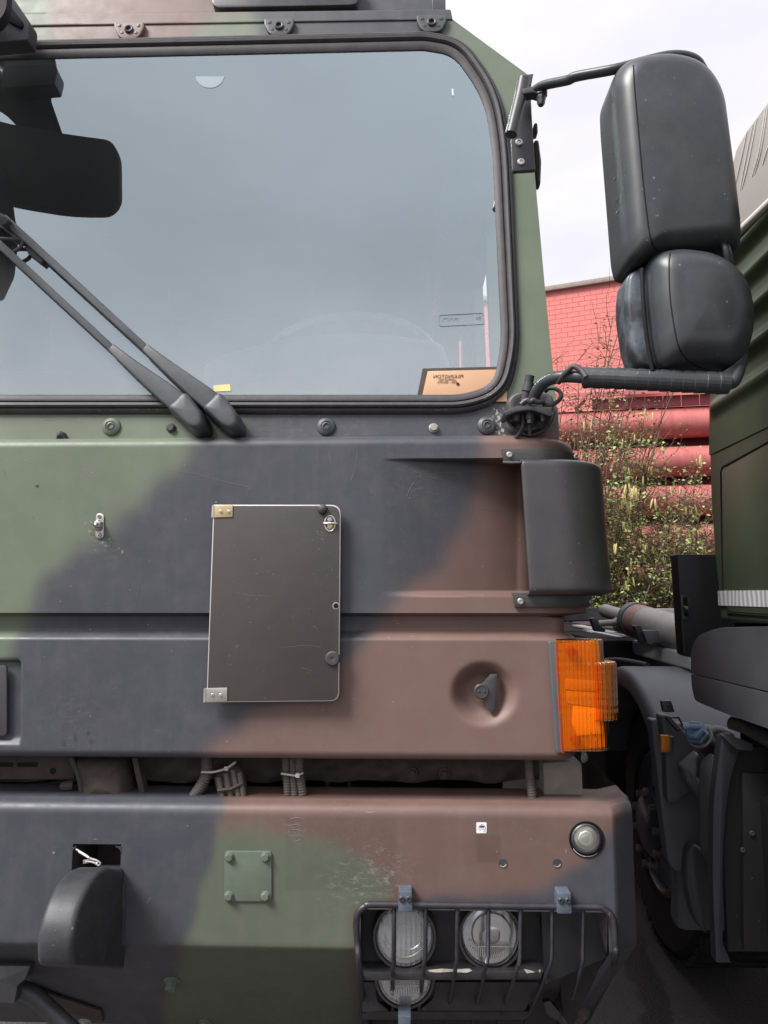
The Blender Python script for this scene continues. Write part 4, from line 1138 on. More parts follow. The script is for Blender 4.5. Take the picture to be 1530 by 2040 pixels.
# ribbed lower half: short vertical flutes
for i in range(22):
    a = 938 + i * 3.9
    dd = math.sqrt(max(1, 44 ** 2 - (a - 979) ** 2))
    tube('lens_flute', [P(a, 1887, .034), P(a, min(1866 + dd * .98, 1866 + 46), .036)], mm(1.25), M_ALU, h2, 5)
tube('lens_step', [P(938, 1886, .033), P(1020, 1886, .033)], mm(.6), M_GALV, h2, 6)
h3 = headlamp(806, 1946, 53, .110, M_FLUTE)
for i in range(13):
    a = 776 + i * 4.9
    tube('lens_flute', [P(a, 1968, .092), P(a, 1977 + 3 * math.sin(i / 12 * math.pi), .092)], mm(1.6), M_ALU, h3, 5)
plate('lamp_shroud', rpoly([(722, 1957), (762, 1957), (748, 1975), (752, 1996), (775, 2014), (722, 2016)], 4), .125, .01, M_BAY, bay, .002)
plate('lamp_shroud', rpoly([(852, 1957), (1075, 1957), (1045, 2014), (836, 2014), (862, 1990), (866, 1972)], 4), .150, .01, M_BAY, bay, .002)
solid('bay_corner_panel', [slope_pt(a, b, -.035) for a, b in ((1086, 1950), (1160, 1925), (1222, 1903), (1240, 1915), (1178, 2030), (1140, 2080), (1030, 2080))], (0, .05, 0), M_BAY, bay, .003)
for a in (790, 960):
    plate('lamp_carrier', [(a - 22 + 8, 1926), (a + 60, 1926), (a + 58, 1936), (a - 14, 1936)], .055, .02, M_BLACK, bay, .001)

# ---- lamp guard of bent rods
M_GUARD = material('guard_rod_coating', (.020, .020, .026), .36, var=.15, vscale=25, speck=.2, dust=.08)
gy = -.022
frame_top = [slope_pt(735, 2075, .03), slope_pt(722, 1990, .03), P(716, 1925, gy), P(712, 1880, gy), P(710, 1840, gy), P(714, 1818, gy), P(727, 1806, gy), P(748, 1802, gy), P(900, 1804, gy), P(1060, 1806, gy), P(1180, 1807, gy), P(1203, 1811, gy), P(1219, 1826, gy), P(1224, 1848, gy), P(1226, 1885, gy), P(1227, 1900, gy + .005), slope_pt(1222, 1922, -.01)]
guard = tube('lamp_guard', cr(frame_top, 5), mm(6.2), M_GUARD, bumper, 12)
for a, bend, b2, y2 in ((785, 1925, 783, 2065), (848, 1912, 830, 2060), (911, 1918, 884, 2060), (973, 1908, 935, 2060), (1037, 1912, 984, 2060), (1100, 1914, 1040, 2050), (1162, 1918, 1140, 1990)):
    tube('guard_rod', [P(a, 1806, gy + .006), P(a, 1815, gy + .003), P(a - .5, bend - 6, gy + .003), slope_pt(a - 3, bend + 8, .028), slope_pt(b2, y2, .028)], mm(4.0) if a < 1100 else mm(3.4), M_GUARD, guard, 8)
tube('guard_bottom', [slope_pt(722, 2046, .03), slope_pt(880, 2050, .03), slope_pt(1040, 2050, .03)], mm(6), M_GUARD, guard, 10)
for a, b in ((807.5, 1797), (1124.5, 1800)):
    cl = plate('guard_clamp', rpoly([(a - 13.5, b - 21), (a + 13.5, b - 21), (a + 15, b + 21), (a - 14, b + 21)], 3), -.040, .040, M_CLAMP, bumper, .003)
    for s in (-7, 7): screw('clamp_screw', P(a + s, b - 6, -.0405), mm(5.8), M_DARKMETAL, cl)
plate('guard_clamp', rpoly([(793, 2024), (819, 2024), (818, 2060), (794, 2060)], 3), .04, .05, M_CLAMP, bumper, .003)
# bracket and hose end at the right of the bay
pillow('hose_end', rpoly([(1100, 1985), (1160, 1980), (1178, 2010), (1150, 2040), (1108, 2035)], 14), .32, .05, .03, M_HOSE, truck)
plate('bay_bracket', rpoly([(1082, 1998), (1096, 1994), (1118, 2020), (1112, 2035), (1090, 2022)], 4), .26, .02, M_DARKMETAL, truck, .002)

# ---- the gap between bonnet and bumper: cross member, hoses, ties
beam_y = .17
def beam():
    us_ = np.arange(-610, 1110, 6.0); rows = []
    vs_ = [1490, 1500, 1512, 1520, 1526, 1532, 1538, 1544, 1549, 1553, 1556]
    for v in vs_:
        row = []
        for u in us_:
            d = .010 * math.sin((v - 1500) / 56.0 * math.pi) * -1
            d += .006 * math.sin(u * .031) * (1 if v > 1530 else .3) + .004 * math.sin(u * .083 + v * .1)
            for (a, b) in ((762, 1540), (822, 1540), (885, 1541), (958, 1541), (541, 1538), (395, 1538)):
                r = math.hypot(u - a, (v - b) * 1.0); d -= .012 * math.exp(-(r / 17) ** 2)
            vv2 = v + (3 * math.sin(u * .04) if v > 1545 else 0)
            p = P(u, vv2, beam_y); row.append((p.x, beam_y + d, p.z))
        rows.append(row)
    V = np.array(rows); b = V[-1].copy(); b[:, 1] += .10; V = np.concatenate([V, b[None]])
    me = grid_mesh(V); finish(me, True, 60); return me
cross = link('cross_member', beam(), truck, M_DIRTY)
for a, b in ((762, 1540), (822, 1540), (885, 1541), (958, 1541), (541, 1538), (395, 1538)):
    lathe('cross_member_bolt', P(a, b, beam_y - .014), FWD, [(mm(12, beam_y), -.004), (mm(11, beam_y), .003), (mm(7, beam_y), .004), (mm(6, beam_y), .009), (0, .010)], M_DIRTY, cross, 14)
# left rail with slots
rail = plate('slotted_rail', [(-90, 1505), (146, 1505), (148, 1553), (-90, 1553)], .12, .02, M_DIRTY, truck, .003)
for a in (7, 56): plate('rail_slot', rpoly([(a - 22, 1519), (a + 19, 1519), (a + 19, 1528), (a - 22, 1528)], 4), .1185, .002, M_BLACK, rail, 0)
lathe('rail_hole', P(105, 1536, .119), FWD, [(mm(6.5, .12), 0), (mm(6, .12), .001), (0, .0005)], M_BLACK, rail, 16)
pillow('steering_box', rpoly([(158, 1505, 4), (252, 1505, 6), (265, 1540, 20), (268, 1600), (176, 1600), (170, 1560, 20)], 8), .12, .05, .03, M_DIRTY, truck, bulge=.01)
tube('rubber_lip', cr([P(143, 1510, .09), P(152, 1530, .09), P(160, 1555, .09), P(165, 1590, .09)], 5), mm(7), M_RUBBER, truck, 8)
plate('spring_leaf', [(262, 1510), (273, 1510), (292, 1595), (280, 1595)], .09, .03, M_DIRTY, truck, .002)
lathe('rail_bolt', P(145, 1565, .10), Vector((-1, -.3, 0)), [(.012, 0), (.012, .02), (.008, .03), (0, .03)], M_DIRTY, truck, 8)
def corr_hose(name, pts, r, parent=truck, pitch=.0065):
    c = cr([tuple(p) for p in pts], 14); L = [0]
    for a, b in zip(c[:-1], c[1:]): L.append(L[-1] + (Vector(b) - Vector(a)).length)
    n = int(L[-1] / (pitch / 4)); t = np.linspace(0, L[-1], n)
    C = np.array(c); q = np.column_stack([np.interp(t, L, C[:, k]) for k in range(3)])
    rad = r * (1 + .11 * np.sin(t / pitch * 2 * np.pi))
    return tube(name, [tuple(v) for v in q], list(rad), M_HOSE, parent, 10, angle=180)
h = .07
corr_hose('corrugated_hose', [P(412, 1500, h), P(412, 1535, h), P(405, 1558, h), P(385, 1590, h)], mm(11, h))
corr_hose('corrugated_hose', [P(569, 1495, h), P(570, 1535, h), P(575, 1600, h)], mm(7.5, h))
corr_hose('corrugated_hose', [P(583, 1495, h), P(584, 1540, h), P(588, 1600, h)], mm(7, h))
corr_hose('corrugated_hose', [P(597, 1495, h), P(597, 1540, h), P(606, 1600, h)], mm(8.5, h))
corr_hose('corrugated_hose', [P(1052, 1495, h), P(1055, 1540, h), P(1062, 1600, h)], mm(8.5, h))
tube('cable_tie', cr([P(402, 1538, .055), P(425, 1538, .050), P(450, 1531, .050), P(470, 1518, .055)], 6), mm(4.5, .05), M_TIE, truck, 8, flat=.5)
box('tie_lock', tuple(P(446, 1536, .046)), tuple(P(456, 1526, .056)), M_TIE, truck, .002)
tube('cable_tie', cr([P(560, 1541, .056), P(580, 1544, .055), P(592, 1545, .055), P(604, 1540, .058)], 6), mm(4, .05), M_TIE, truck, 8, flat=.5)
box('tie_lock', tuple(P(588, 1550, .046)), tuple(P(598, 1539, .056)), M_TIE, truck, .002)
con = pillow('cable_connector', rpoly([(426, 1545), (470, 1520), (482, 1530), (494, 1600), (440, 1600)], 5), .09, .02, .012, M_HOSE, truck)
for a0, b0, a1, b1 in ((436, 1548, 446, 1598), (450, 1540, 462, 1598), (464, 1533, 478, 1598), (477, 1538, 488, 1598)):
    tube('connector_wire', [P(a0, b0, .06), P(a1, b1, .06)], mm(6), M_HOSE, con, 8)
tube('connector_band', [P(434, 1575, .052), P(460, 1572, .050), P(484, 1560, .055)], mm(4), M_DIRTY, con, 6)
endp = plate('end_plate', rpoly([(1082, 1520), (1153, 1516), (1159, 1523), (1162, 1600), (1084, 1600)], 3), .10, .16, material('weathered_grey_plate', (.26, .235, .20), .7, var=.2, vscale=20, dust=.4, dust_col=(.34, .31, .27)), truck, .004)
hex_bolt('end_plate_bolt', P(1162, 1508, .10), mm(8), M_GALV, endp, Vector((.8, -.6, 0)))
for a in (648, 692):
    plate('lower_stay', [(a, 1555), (a + 8, 1555), (a + 9, 1600), (a, 1600)], .26, .03, M_DARKMETAL, truck, .002)
tube('lower_pipe', [P(-60, 1585, .2), P(120, 1560, .24), P(140, 1540, .24)], .016, M_DARKMETAL, truck, 10)
# chassis and engine mass behind the front, up to the axle
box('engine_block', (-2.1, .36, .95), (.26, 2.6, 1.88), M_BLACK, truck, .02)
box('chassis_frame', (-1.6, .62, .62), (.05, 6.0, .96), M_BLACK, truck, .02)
box('load_body', (-2.1, 2.7, 1.15), (.34, 7.0, 2.6), material('olive_body_paint', (.055, .07, .045), .6), truck, .03)
def wheel(name, c, rad, wid, axis, parent, mt, mr_):
    w = lathe(name, Vector(c) - Vector(axis) * wid, axis, [(rad * .55, 0), (rad * .92, .0), (rad, .05), (rad, wid - .05), (rad * .93, wid), (rad * .62, wid + .01), (rad * .58, wid - .02), (rad * .5, wid - .05), (rad * .5, .02)], mt, parent, 48)
    bm = bmesh.new()
    for k in range(40):
        for s in (0, 1):
            a = 2 * math.pi * (k + .5 * s) / 40
            u, v, ax = basis(axis)
            d = u * math.cos(a) + v * math.sin(a); tt = ax.cross(d)
            p = Vector(c) - Vector(axis) * (wid * (.72 if s else .26)) + d * (rad + .006)
            M = Matrix((tt, ax, d)).transposed().to_4x4(); M.translation = p
            bmesh.ops.create_cube(bm, size=1, matrix=M @ Matrix.Diagonal((rad * .10, wid * .46, .022, 1)))
    t = link('tread', mesh_of(bm, 'tread', False), w, mt); t['kind'] = 'stuff'
    lathe('hub', Vector(c) - Vector(axis) * .05, axis, [(rad * .5, 0), (rad * .46, .01), (rad * .30, .02), (rad * .27, .09), (rad * .18, .12), (0, .125)], mr_, w, 32)
    return w
M_TYRE = material('tyre_rubber', (.018, .018, .019), .75, spec=.3, var=.25, vscale=20, dust=.25, dust_col=(.06, .055, .05))
wheel('front_wheel', (.20, 1.75, .56), .56, .36, Vector((1, 0, 0)), truck, M_TYRE, M_DARKMETAL)

# ---- upper and lower mirror arms with their brackets
rod = tube('mirror_bracket_rod', [P(1043, 158, -.01), P(1036, 195, -.012), P(1018, 268, -.02)], mm(13), M_DARKMETAL, truck, 18)
brp = plate('mirror_mount_plate', rpoly([(1044, 170), (1056, 170), (1062, 268, 4), (1067, 338, 3), (1021, 341, 5), (1018, 274, 3), (1030, 262)], 3), .02, .014, M_DARKMETAL, truck, .002)
for a, b in ((1034, 284), (1038, 323)): screw('mount_screw', P(a, b, .019), mm(8), M_STEEL, brp)
plate('roof_corner_trim', [(1047, 148), (1063, 146), (1058, 172), (1048, 165)], .05, .12, M_DARKMETAL, truck, .003)
strap = plate('mirror_strap', rpoly([(1040, 176), (1066, 170), (1088, 170, 6), (1092, 184, 6), (1086, 191), (1064, 184), (1042, 187)], 3), -.03, .03, M_DARKMETAL, truck, .003)
lathe('strap_bolt', P(1078, 186, -.02), Vector((-.05, -.1, -1)), [(mm(13), -.004), (mm(13), .008), (mm(10), .010), (mm(10), .016), (mm(9), .018), (mm(8.5), .030), (mm(6), .036), (0, .037)], M_DARKMETAL, strap, 8)
arm_u = tube('mirror_arm', cr([P(1066, 180, -.02), P(1084, 170, -.04), P(1130, 160, -.09), P(1150, 152, -.11), P(1225, 138, -.16), P(1290, 121, -.17), P(1330, 112, -.17), P(1362, 112, -.165), P(1386, 121, -.16), P(1400, 140, -.15)], 7), mm(11.5, -.1), M_MIRROR, truck, 14, flat=.85)
for q in ([(1062, 250), (1070, 252), (1071, 268), (1063, 270)], [(1063, 283), (1072, 285), (1078, 325), (1076, 370), (1067, 372), (1064, 340)]):
    pillow('door_hinge', rpoly(q, 3), .22, .02, .012, M_HOSE, truck)

# lower bracket
base = pillow('mirror_base', rpoly([(1008, 800, 8), (1020, 786, 10), (1060, 779, 10), (1098, 786, 10), (1104, 806, 8), (1096, 840, 14), (1060, 866, 16), (1040, 866, 16), (1014, 838, 14)], 6), .045, .022, .008, material('bracket_casting', (.075, .074, .076), .5, var=.25, vscale=30, dust=.3), truck, bulge=-.010)
plate('bracket_shelf', rpoly([(1003, 820, 4), (1030, 808, 10), (1062, 805, 10), (1098, 815, 10), (1103, 826, 4), (1098, 830, 3), (1062, 817, 10), (1034, 819, 10), (1008, 829, 3)], 3), -.035, .08, M_DARKMETAL, base, .003)
for a, b, r in ((1029, 829, 7.5), (1055, 834, 9), (1081, 830, 7)):
    lathe('bracket_nut', P(a, b - 8, -.012), Vector((0, -.15, -1)), [(mm(r), -.004), (mm(r), .012), (mm(r * .8), .014), (mm(r * .7), .024), (0, .025)], M_DARKMETAL, base, 6)
lathe('bracket_hole', P(1024, 845, .018), FWD, [(mm(7), 0), (mm(7), .003), (mm(5), .003), (0, .001)], M_BLACK, base, 16)
lathe('bracket_hole', P(1075, 846, .018), FWD, [(mm(7), 0), (mm(7), .003), (mm(3), .003), (0, .001)], M_DARKMETAL, base, 16)
tube('bracket_cable', cr([P(1042, 825, .0), P(1041, 848, -.002), P(1035, 862, .0), P(1026, 876, .01)], 5), mm(4), M_RUBBER, base, 8)
tube('bracket_cable', cr([P(1056, 835, .0), P(1055, 850, -.002), P(1056, 868, .006)], 5), mm(4), M_RUBBER, base, 8)
tube('pivot_pin', [P(1056, 748, -.015), P(1051, 772, -.010), P(1046, 800, -.005)], mm(9.5), M_DARKMETAL, base, 14)
tube('pivot_collar', [P(1054, 763, -.012), P(1050, 780, -.010)], mm(11.5), M_DARKMETAL, base, 14)
tube('clamp_wave', cr([P(1038, 806, -.03), P(1050, 797, -.035), P(1056, 801, -.036), P(1063, 797, -.036), P(1070, 801, -.034), P(1084, 800, -.03)], 5), mm(5.5), M_DARKMETAL, base, 8)
arm_l = tube('mirror_arm', cr([P(1062, 800, -.015), P(1068, 782, -.03), P(1080, 766, -.05), P(1098, 755, -.075), P(1125, 750, -.10), P(1175, 752, -.13), P(1290, 757, -.18), P(1400, 762, -.21), P(1448, 764, -.215), P(1464, 755, -.215), P(1474, 722, -.20), P(1476, 690, -.18)], 7), mm(12.5, -.1), M_MIRROR, truck, 16)
# taped sleeve: short overlapping turns
pts = cr([P(1163, 752, -.125), P(1230, 754, -.155), P(1290, 757, -.18), P(1400, 762, -.21), P(1452, 764, -.216)], 10)
L = [0]
for a, b in zip(pts[:-1], pts[1:]): L.append(L[-1] + (Vector(b) - Vector(a)).length)
Cc = np.array(pts); turns = 13; tt, rad = [], []
for k in range(turns):
    a, b = L[-1] * k / turns, L[-1] * (k + 1) / turns
    for s, rr_ in ((0.0, 1.0), (.06, 1.07), (.5, 1.045), (.97, 1.0)):
        tt.append(a + (b - a) * s); rad.append(mm(21, -.17) * rr_)
qq = np.column_stack([np.interp(tt, L, Cc[:, k]) for k in range(3)])
sleeve = tube('taped_sleeve', [tuple(v) for v in qq], rad, M_MIRROR, arm_l, 20, angle=14)
tube('arm_cable', cr([P(1112, 762, -.09), P(1128, 742, -.12), P(1142, 730, -.13), P(1158, 738, -.14), P(1168, 752, -.15)], 6), mm(6, -.1), M_RUBBER, arm_l, 10)
tube('cable_loop', cr([P(1082, 806, -.02), P(1100, 806, -.03), P(1115, 796, -.035), P(1117, 784, -.035), P(1108, 775, -.035), P(1094, 774, -.03), P(1086, 780, -.02)], 6), mm(4.2), M_RUBBER, arm_l, 9)
plate('door_edge', [(1099, 812), (1112, 812), (1117, 905), (1103, 905)], .16, .05, M_GALV, truck, .004)

# ---- wing mirrors
def rot_pts(o): return o
mo = rpoly([(1226, 146, 22), (1250, 131, 18), (1325, 121, 60), (1395, 140, 60), (1435, 195, 60), (1462, 400, 60), (1470, 470, 20), (1468, 506, 16), (1440, 508, 10), (1300, 519, 40), (1262, 536, 14), (1243, 532, 14), (1236, 505, 20), (1213, 220, 20), (1212, 178, 16)], 10, 6)
MY = -.17
mir = pillow('wing_mirror', mo, MY, .070, .052, M_MIRROR, truck, bulge=.007, back=.085, n=10, rings=7, label='large upper wing mirror housing')
from mathutils.bvhtree import BVHTree
def on_surface(o, px, py, lift=.0):
    bm = bmesh.new(); bm.from_mesh(o.data); t = BVHTree.FromBMesh(bm); bm.free(); out = []
    for a, b in zip(px, py):
        d = ray(a, b).normalized(); h = t.ray_cast(CAM, d)
        if h[0] is not None: out.append(h[0] - d * lift)
    return out
def seam(o, pts, w=1.5):
    c = cr(pts, 8); s = on_surface(o, [q[0] for q in c], [q[1] for q in c], -.0002)
    return tube('housing_seam', s, mm(w, MY), M_BLACK, o, 6)
seam(mir, [(1262, 130), (1264, 170), (1271, 250), (1281, 360), (1291, 445), (1297, 478), (1306, 496), (1322, 506)])
pillow('housing_lip', rpoly([(1214, 190, 8), (1232, 170, 10), (1262, 180, 8), (1290, 520, 8), (1254, 530, 14), (1238, 505, 20), (1216, 300, 30)], 8, 5), MY + .035, .03, .010, M_PLASTIC, mir, back=.04)
for b, s in ((300, 6), (352, 8), (395, 8), (418, 8)):
    tube('housing_rib', [P(1214 + (b - 200) * .06, b + s, MY - .004), P(1224 + (b - 200) * .06, b - s, MY - .012)], mm(1.3, MY), M_PLASTIC, mir, 6)
sm = rpoly([(1252, 545, 10), (1275, 530, 12), (1340, 512, 30), (1440, 525, 60), (1486, 570, 60), (1497, 625, 60), (1490, 700, 40), (1465, 738, 30), (1420, 738, 30), (1300, 740, 20), (1264, 735, 20), (1252, 690, 20), (1242, 600, 20)], 10, 6)
M_SCUFFED = material('scuffed_plastic', (.026, .029, .035), .42, var=.15, dust=.75, dust_col=(.20, .23, .27), vscale=9, stretch=(1, 1, 1))
sm_rim = rpoly([(1246, 552, 10), (1281, 530, 8), (1285, 640, 60), (1304, 740, 4), (1272, 736, 16), (1254, 700, 20), (1241, 610, 30)], 8, 6)
smir = pillow('wide_angle_mirror', sm_rim, MY + .01, .020, .012, M_SCUFFED, truck, bulge=.003, back=.07, label='small lower wing mirror housing')
body = rpoly([(1284, 530, 14), (1300, 510, 14), (1340, 503, 40), (1420, 512, 70), (1480, 560, 70), (1497, 625, 70), (1492, 690, 50), (1462, 742, 40), (1420, 740, 30), (1310, 738, 20), (1296, 705, 40), (1283, 600, 40)], 10, 6)
mb = pillow('mirror_body', body, MY - .01, .075, .062, M_MIRROR, smir, bulge=.008, back=.07, n=11, rings=7)
c = cr([(1335, 504), (1333, 530), (1335, 590), (1343, 650), (1352, 690), (1366, 714), (1390, 730), (1415, 738)], 8)
tube('housing_seam', on_surface(mb, [q[0] for q in c], [q[1] for q in c], -.0002), mm(1.5, MY), M_BLACK, mb, 6) if False else link('housing_seam', (lambda t: (t.data, bpy.data.objects.remove(t))[0])(tube('housing_seam', on_surface(mb, [q[0] for q in c], [q[1] for q in c], -.0002), mm(1.5, MY), M_BLACK, None, 6)), smir, M_BLACK)
tube('housing_gap', cr([P(1279, 536, MY - .032), P(1281, 590, MY - .036), P(1287, 660, MY - .036), P(1300, 738, MY - .030)], 6), mm(4.5, MY), M_BLACK, smir, 8)
tube('mirror_link', cr([P(1436, 478, MY - .03), P(1446, 500, MY - .04), P(1452, 530, MY - .03)], 5), mm(7, MY), M_MIRROR, mir, 10)
tube('mirror_link', cr([P(1444, 474, MY - .03), P(1455, 500, MY - .04), P(1459, 535, MY - .03)], 5), mm(3, MY), M_MIRROR, mir, 8)
plate('arm_socket', rpoly([(1438, 742), (1462, 726), (1478, 712), (1482, 716), (1478, 745), (1462, 772), (1440, 770)], 5), MY - .05, .03, M_MIRROR, smir, .006)

# ---- wear that has a shape: scratches and chipped spots lying on the paint
def scratches(o, lines, w, mat, name='scratch', parent=None):
    bm = bmesh.new()
    for ln in lines:
        c = cr(ln, 6) if len(ln) > 2 else ln
        s = on_surface(o, [q[0] for q in c], [q[1] for q in c], .0001)
        if len(s) > 1: tube_bm(bm, s, mm(w) * .5, 4)
    x = link(name, mesh_of(bm, name), parent or o, mat); x['kind'] = 'stuff'; return x
def chips(o, spots, mat, name='paint_chip', seed=3, parent=None):
    rnd = random.Random(seed); bm = bmesh.new()
    for a, b, w, h in spots:
        n = 8; q = []
        for k in range(n):
            t = 2 * math.pi * k / n; rr_ = rnd.uniform(.55, 1.2); q.append((a + math.cos(t) * w * rr_, b + math.sin(t) * h * rr_))
        s = on_surface(o, [v[0] for v in q], [v[1] for v in q], .0004)
        if len(s) == n:
            try: bm.faces.new([bm.verts.new(v) for v in s])
            except ValueError: pass
    x = link(name, mesh_of(bm, name, False), parent or o, mat); x['kind'] = 'stuff'; return x
rnd = random.Random(99)
scratches(bonnet, [[(355, 940), (390, 944), (440, 958), (500, 971)], [(822, 940), (850, 944), (885, 941), (915, 943)], [(836, 935), (838, 950), (828, 952)], [(826, 958), (816, 975), (811, 988)],
    [(950, 1012), (975, 1015), (997, 1023)], [(712, 895), (708, 930), (700, 955)], [(8, 935), (10, 948)], [(283, 1110), (278, 1160), (268, 1215)], [(655, 900), (660, 925)], [(735, 970), (742, 985)]], .7, M_SCRATCH)
scratches(bonnet, [[(rnd.uniform(20, 1000) , 0)] for _ in range(0)] + [[(x, y), (x + rnd.uniform(-12, 12), y + rnd.uniform(-10, 10))] for x, y in [(rnd.uniform(20, 1040), rnd.uniform(900, 1500)) for _ in range(46)]], .4, M_SCRATCH)
chips(bonnet, [(x, y, rnd.uniform(.6, 1.5), rnd.uniform(.5, 1.2)) for x, y in [(rnd.uniform(0, 1080), rnd.uniform(895, 1505)) for _ in range(40)]], M_CHIP, seed=5)
chips(bonnet, [(74, 968, 4.5, 4), (150, 1470, 4, 8), (175, 1460, 4, 5), (182, 1478, 6, 5), (128, 1480, 3, 7), (210, 1505, 4, 4)], material('dark_smear', (.040, .042, .048), .6), 'dark_smear')
chips(bonnet, [(211, 1087, 3, 2.5), (218, 1074, 2.5, 2), (237, 1092, 1.6, 1.6), (244, 1100, 2, 4), (190, 1096, 1.4, 1.4), (170, 1044, 2, 6), (180, 1058, 4, 3), (204, 1080, 2.5, 3)], material('worn_patch', (.20, .20, .19), .6, var=.3, vscale=90), 'worn_patch')
chips(cabf, [(990, 822, 3, 5), (994, 832, 3.5, 6), (988, 840, 2.5, 4), (997, 846, 2.5, 6), (1001, 858, 3, 5), (994, 862, 2, 4), (1005, 868, 3.5, 3), (990, 852, 1.5, 3), (985, 815, 2, 3), (1000, 872, 6, 2), (975, 874, 12, 2)] + [(rnd.uniform(980, 1010), rnd.uniform(810, 875), rnd.uniform(.7, 1.8), rnd.uniform(.7, 2.2)) for _ in range(24)], M_CHIP, seed=8)
scratches(cabf, [[(90, 838), (130, 836), (165, 842)], [(505, 850), (540, 846), (575, 852)], [(510, 860), (545, 858)], [(690, 846), (720, 842), (750, 848)], [(600, 838), (602, 862)], [(905, 840), (940, 838), (975, 846)], [(520, 835), (528, 868)]], .6, M_SCRATCH)
chips(gasket, [(rnd.uniform(965, 1012), rnd.uniform(770, 812), rnd.uniform(.6, 1.6), rnd.uniform(.6, 1.6)) for _ in range(45)] + [(rnd.uniform(0, 900), rnd.uniform(806, 818), rnd.uniform(.6, 2.2), rnd.uniform(.4, 1)) for _ in range(28)], material('gasket_grit', (.26, .25, .23), .8), 'grit', 12)
scratches(bumper, [[(578, 1632), (592, 1629), (606, 1631)], [(573, 1645), (588, 1643), (600, 1645)], [(580, 1652), (592, 1653), (603, 1656)], [(582, 1664), (595, 1664), (606, 1667)], [(577, 1655), (576, 1668)], [(585, 1677), (597, 1673)], [(292, 1800), (300, 1788)]], .8, M_SCRATCH)
scratches(bumper, [[(x, y), (x + rnd.uniform(-16, 16), y + rnd.gauss(0, 6)), (x + rnd.uniform(-24, 24), y + rnd.gauss(0, 9))] for x, y in [(rnd.gauss(735, 40), rnd.gauss(1745, 26)) for _ in range(22)]], .4, M_SCRATCH)
chips(bumper, [(107, 1699, 4, 3), (190, 1672, 5, 2), (374, 1645, 2, 1.5), (738, 1618, 14, 1.6), (990, 1697, 2, 2), (1128, 1696, 2, 6), (1058, 1672, 5, 1)] + [(rnd.uniform(0, 1200), rnd.uniform(1620, 1890), rnd.uniform(.5, 1.4), rnd.uniform(.5, 1.1)) for _ in range(40)], M_SCRATCH, seed=21)
chips(bumper, [(rnd.uniform(240, 700), rnd.uniform(1905, 2030), rnd.uniform(1, 4), rnd.uniform(.4, .9)) for _ in range(50)], M_SCRATCH, 'slope_chip', 22)
chips(mir, [(rnd.uniform(1265, 1450), rnd.uniform(180, 480), rnd.uniform(.6, 1.4), rnd.uniform(.6, 1.4)) for _ in range(5)], M_CHIP, 'speck', 31)

chips(bonnet, [(184, 1064, 5, 4), (190, 1070, 4, 5), (181, 1056, 3, 4)], material('rust_bloom', (.15, .105, .07), .8, var=.4, vscale=60), 'rust_bloom', 41)
ff = [c for c in flap.children if c.name.startswith('flap_face')][0]
chips(flap, [(623, 1076, 1.6, 1), (507, 1115, 1.4, 1), (596, 1220, .8, .8), (470, 1290, .8, .7)], M_SCRATCH, 'speck', 44) if False else None
def on_flap(spots, mat, name, seed):
    x = chips(ff, spots, mat, name, seed, flap); return x
on_flap([(623, 1076, 1.6, 1), (507, 1115, 1.4, 1), (596, 1220, .8, .8), (470, 1290, .8, .7)] + [(640 + rnd.gauss(0, 7), 1062 + rnd.gauss(4, 8), rnd.uniform(.4, 1.1), rnd.uniform(.4, .9)) for _ in range(34)], material('flap_scuff', (.19, .18, .18), .6), 'scuff', 44)
scratches(ff, [[(470, 1180), (500, 1186), (540, 1188)], [(600, 1330), (622, 1336)], [(450, 1080), (458, 1110)], [(560, 1290), (610, 1286), (640, 1289)]], .35, M_SCRATCH, 'scratch', flap)
# ================================================================== the neighbouring truck at the right
XS = .98
M_GDARK = material('dark_olive_paint', (.046, .064, .038), .40, spec=.4, var=.1, vscale=5, bump=.03, bscale=60, dust=.05)
M_CAP = material('grey_beige_roof', (.33, .31, .285), .5, spec=.4, var=.06, vscale=4, dust=.1)
M_FENDER = material('fender_plastic', (.120, .125, .140), .48, spec=.45, var=.15, vscale=6, bump=.15, bscale=700, dust=.22, dust_col=(.13, .12, .12))
M_SKIRT = material('skirt_plastic', (.058, .062, .074), .42, spec=.55, var=.15, vscale=6, bump=.15, bscale=300, dust=.12, dust_col=(.13, .12, .12))
other = thing('neighbouring_truck', (XS + 1.2, 1.6, 0), 'dark olive truck with black plastic fenders parked alongside at the right edge', 'truck')
# cab side, receding
side = plate_x('cab_side_wall', [(1900, -60), (1530, 205), (1488, 262), (1467, 300), (1457, 340), (1440, 440), (1420, 640), (1412, 800), (1411, 900), (1414, 1000), (1421, 1100), (1429, 1180), (1433, 1240), (1900, 1255)], XS, 2.0, M_GDARK, other, .02, 4)
capp = plate_x('roof_cap', rpoly([(1900, -70), (1530, 204), (1488, 261), (1467, 298), (1456, 340), (1440, 498), (1530, 414), (1900, 70)], 3), XS - .035, .05, M_CAP, other, .012, 4)
tube('roof_rail', [PX(1440, 494, XS - .03), PX(1530, 408, XS - .03), PX(1700, 245, XS - .03)], .013, material('pale_rail', (.55, .52, .49), .4), capp, 10)
for x0, y0, x1, y1, x2, y2 in ((1488, 262, 1478, 310, 1464, 372), (1500, 248, 1483, 330, 1474, 380), (1508, 236, 1490, 328, 1478, 376), (1526, 212, 1512, 300, 1498, 352), (1530, 208, 1516, 298, 1503, 348), (1530, 292, 1524, 310, 1519, 328)):
    tube('seam_thread', cr([PX(x0, y0, XS - .036), PX(x1, y1, XS - .037), PX(x2, y2, XS - .036)], 5), .0016, M_WHITE, capp, 5)
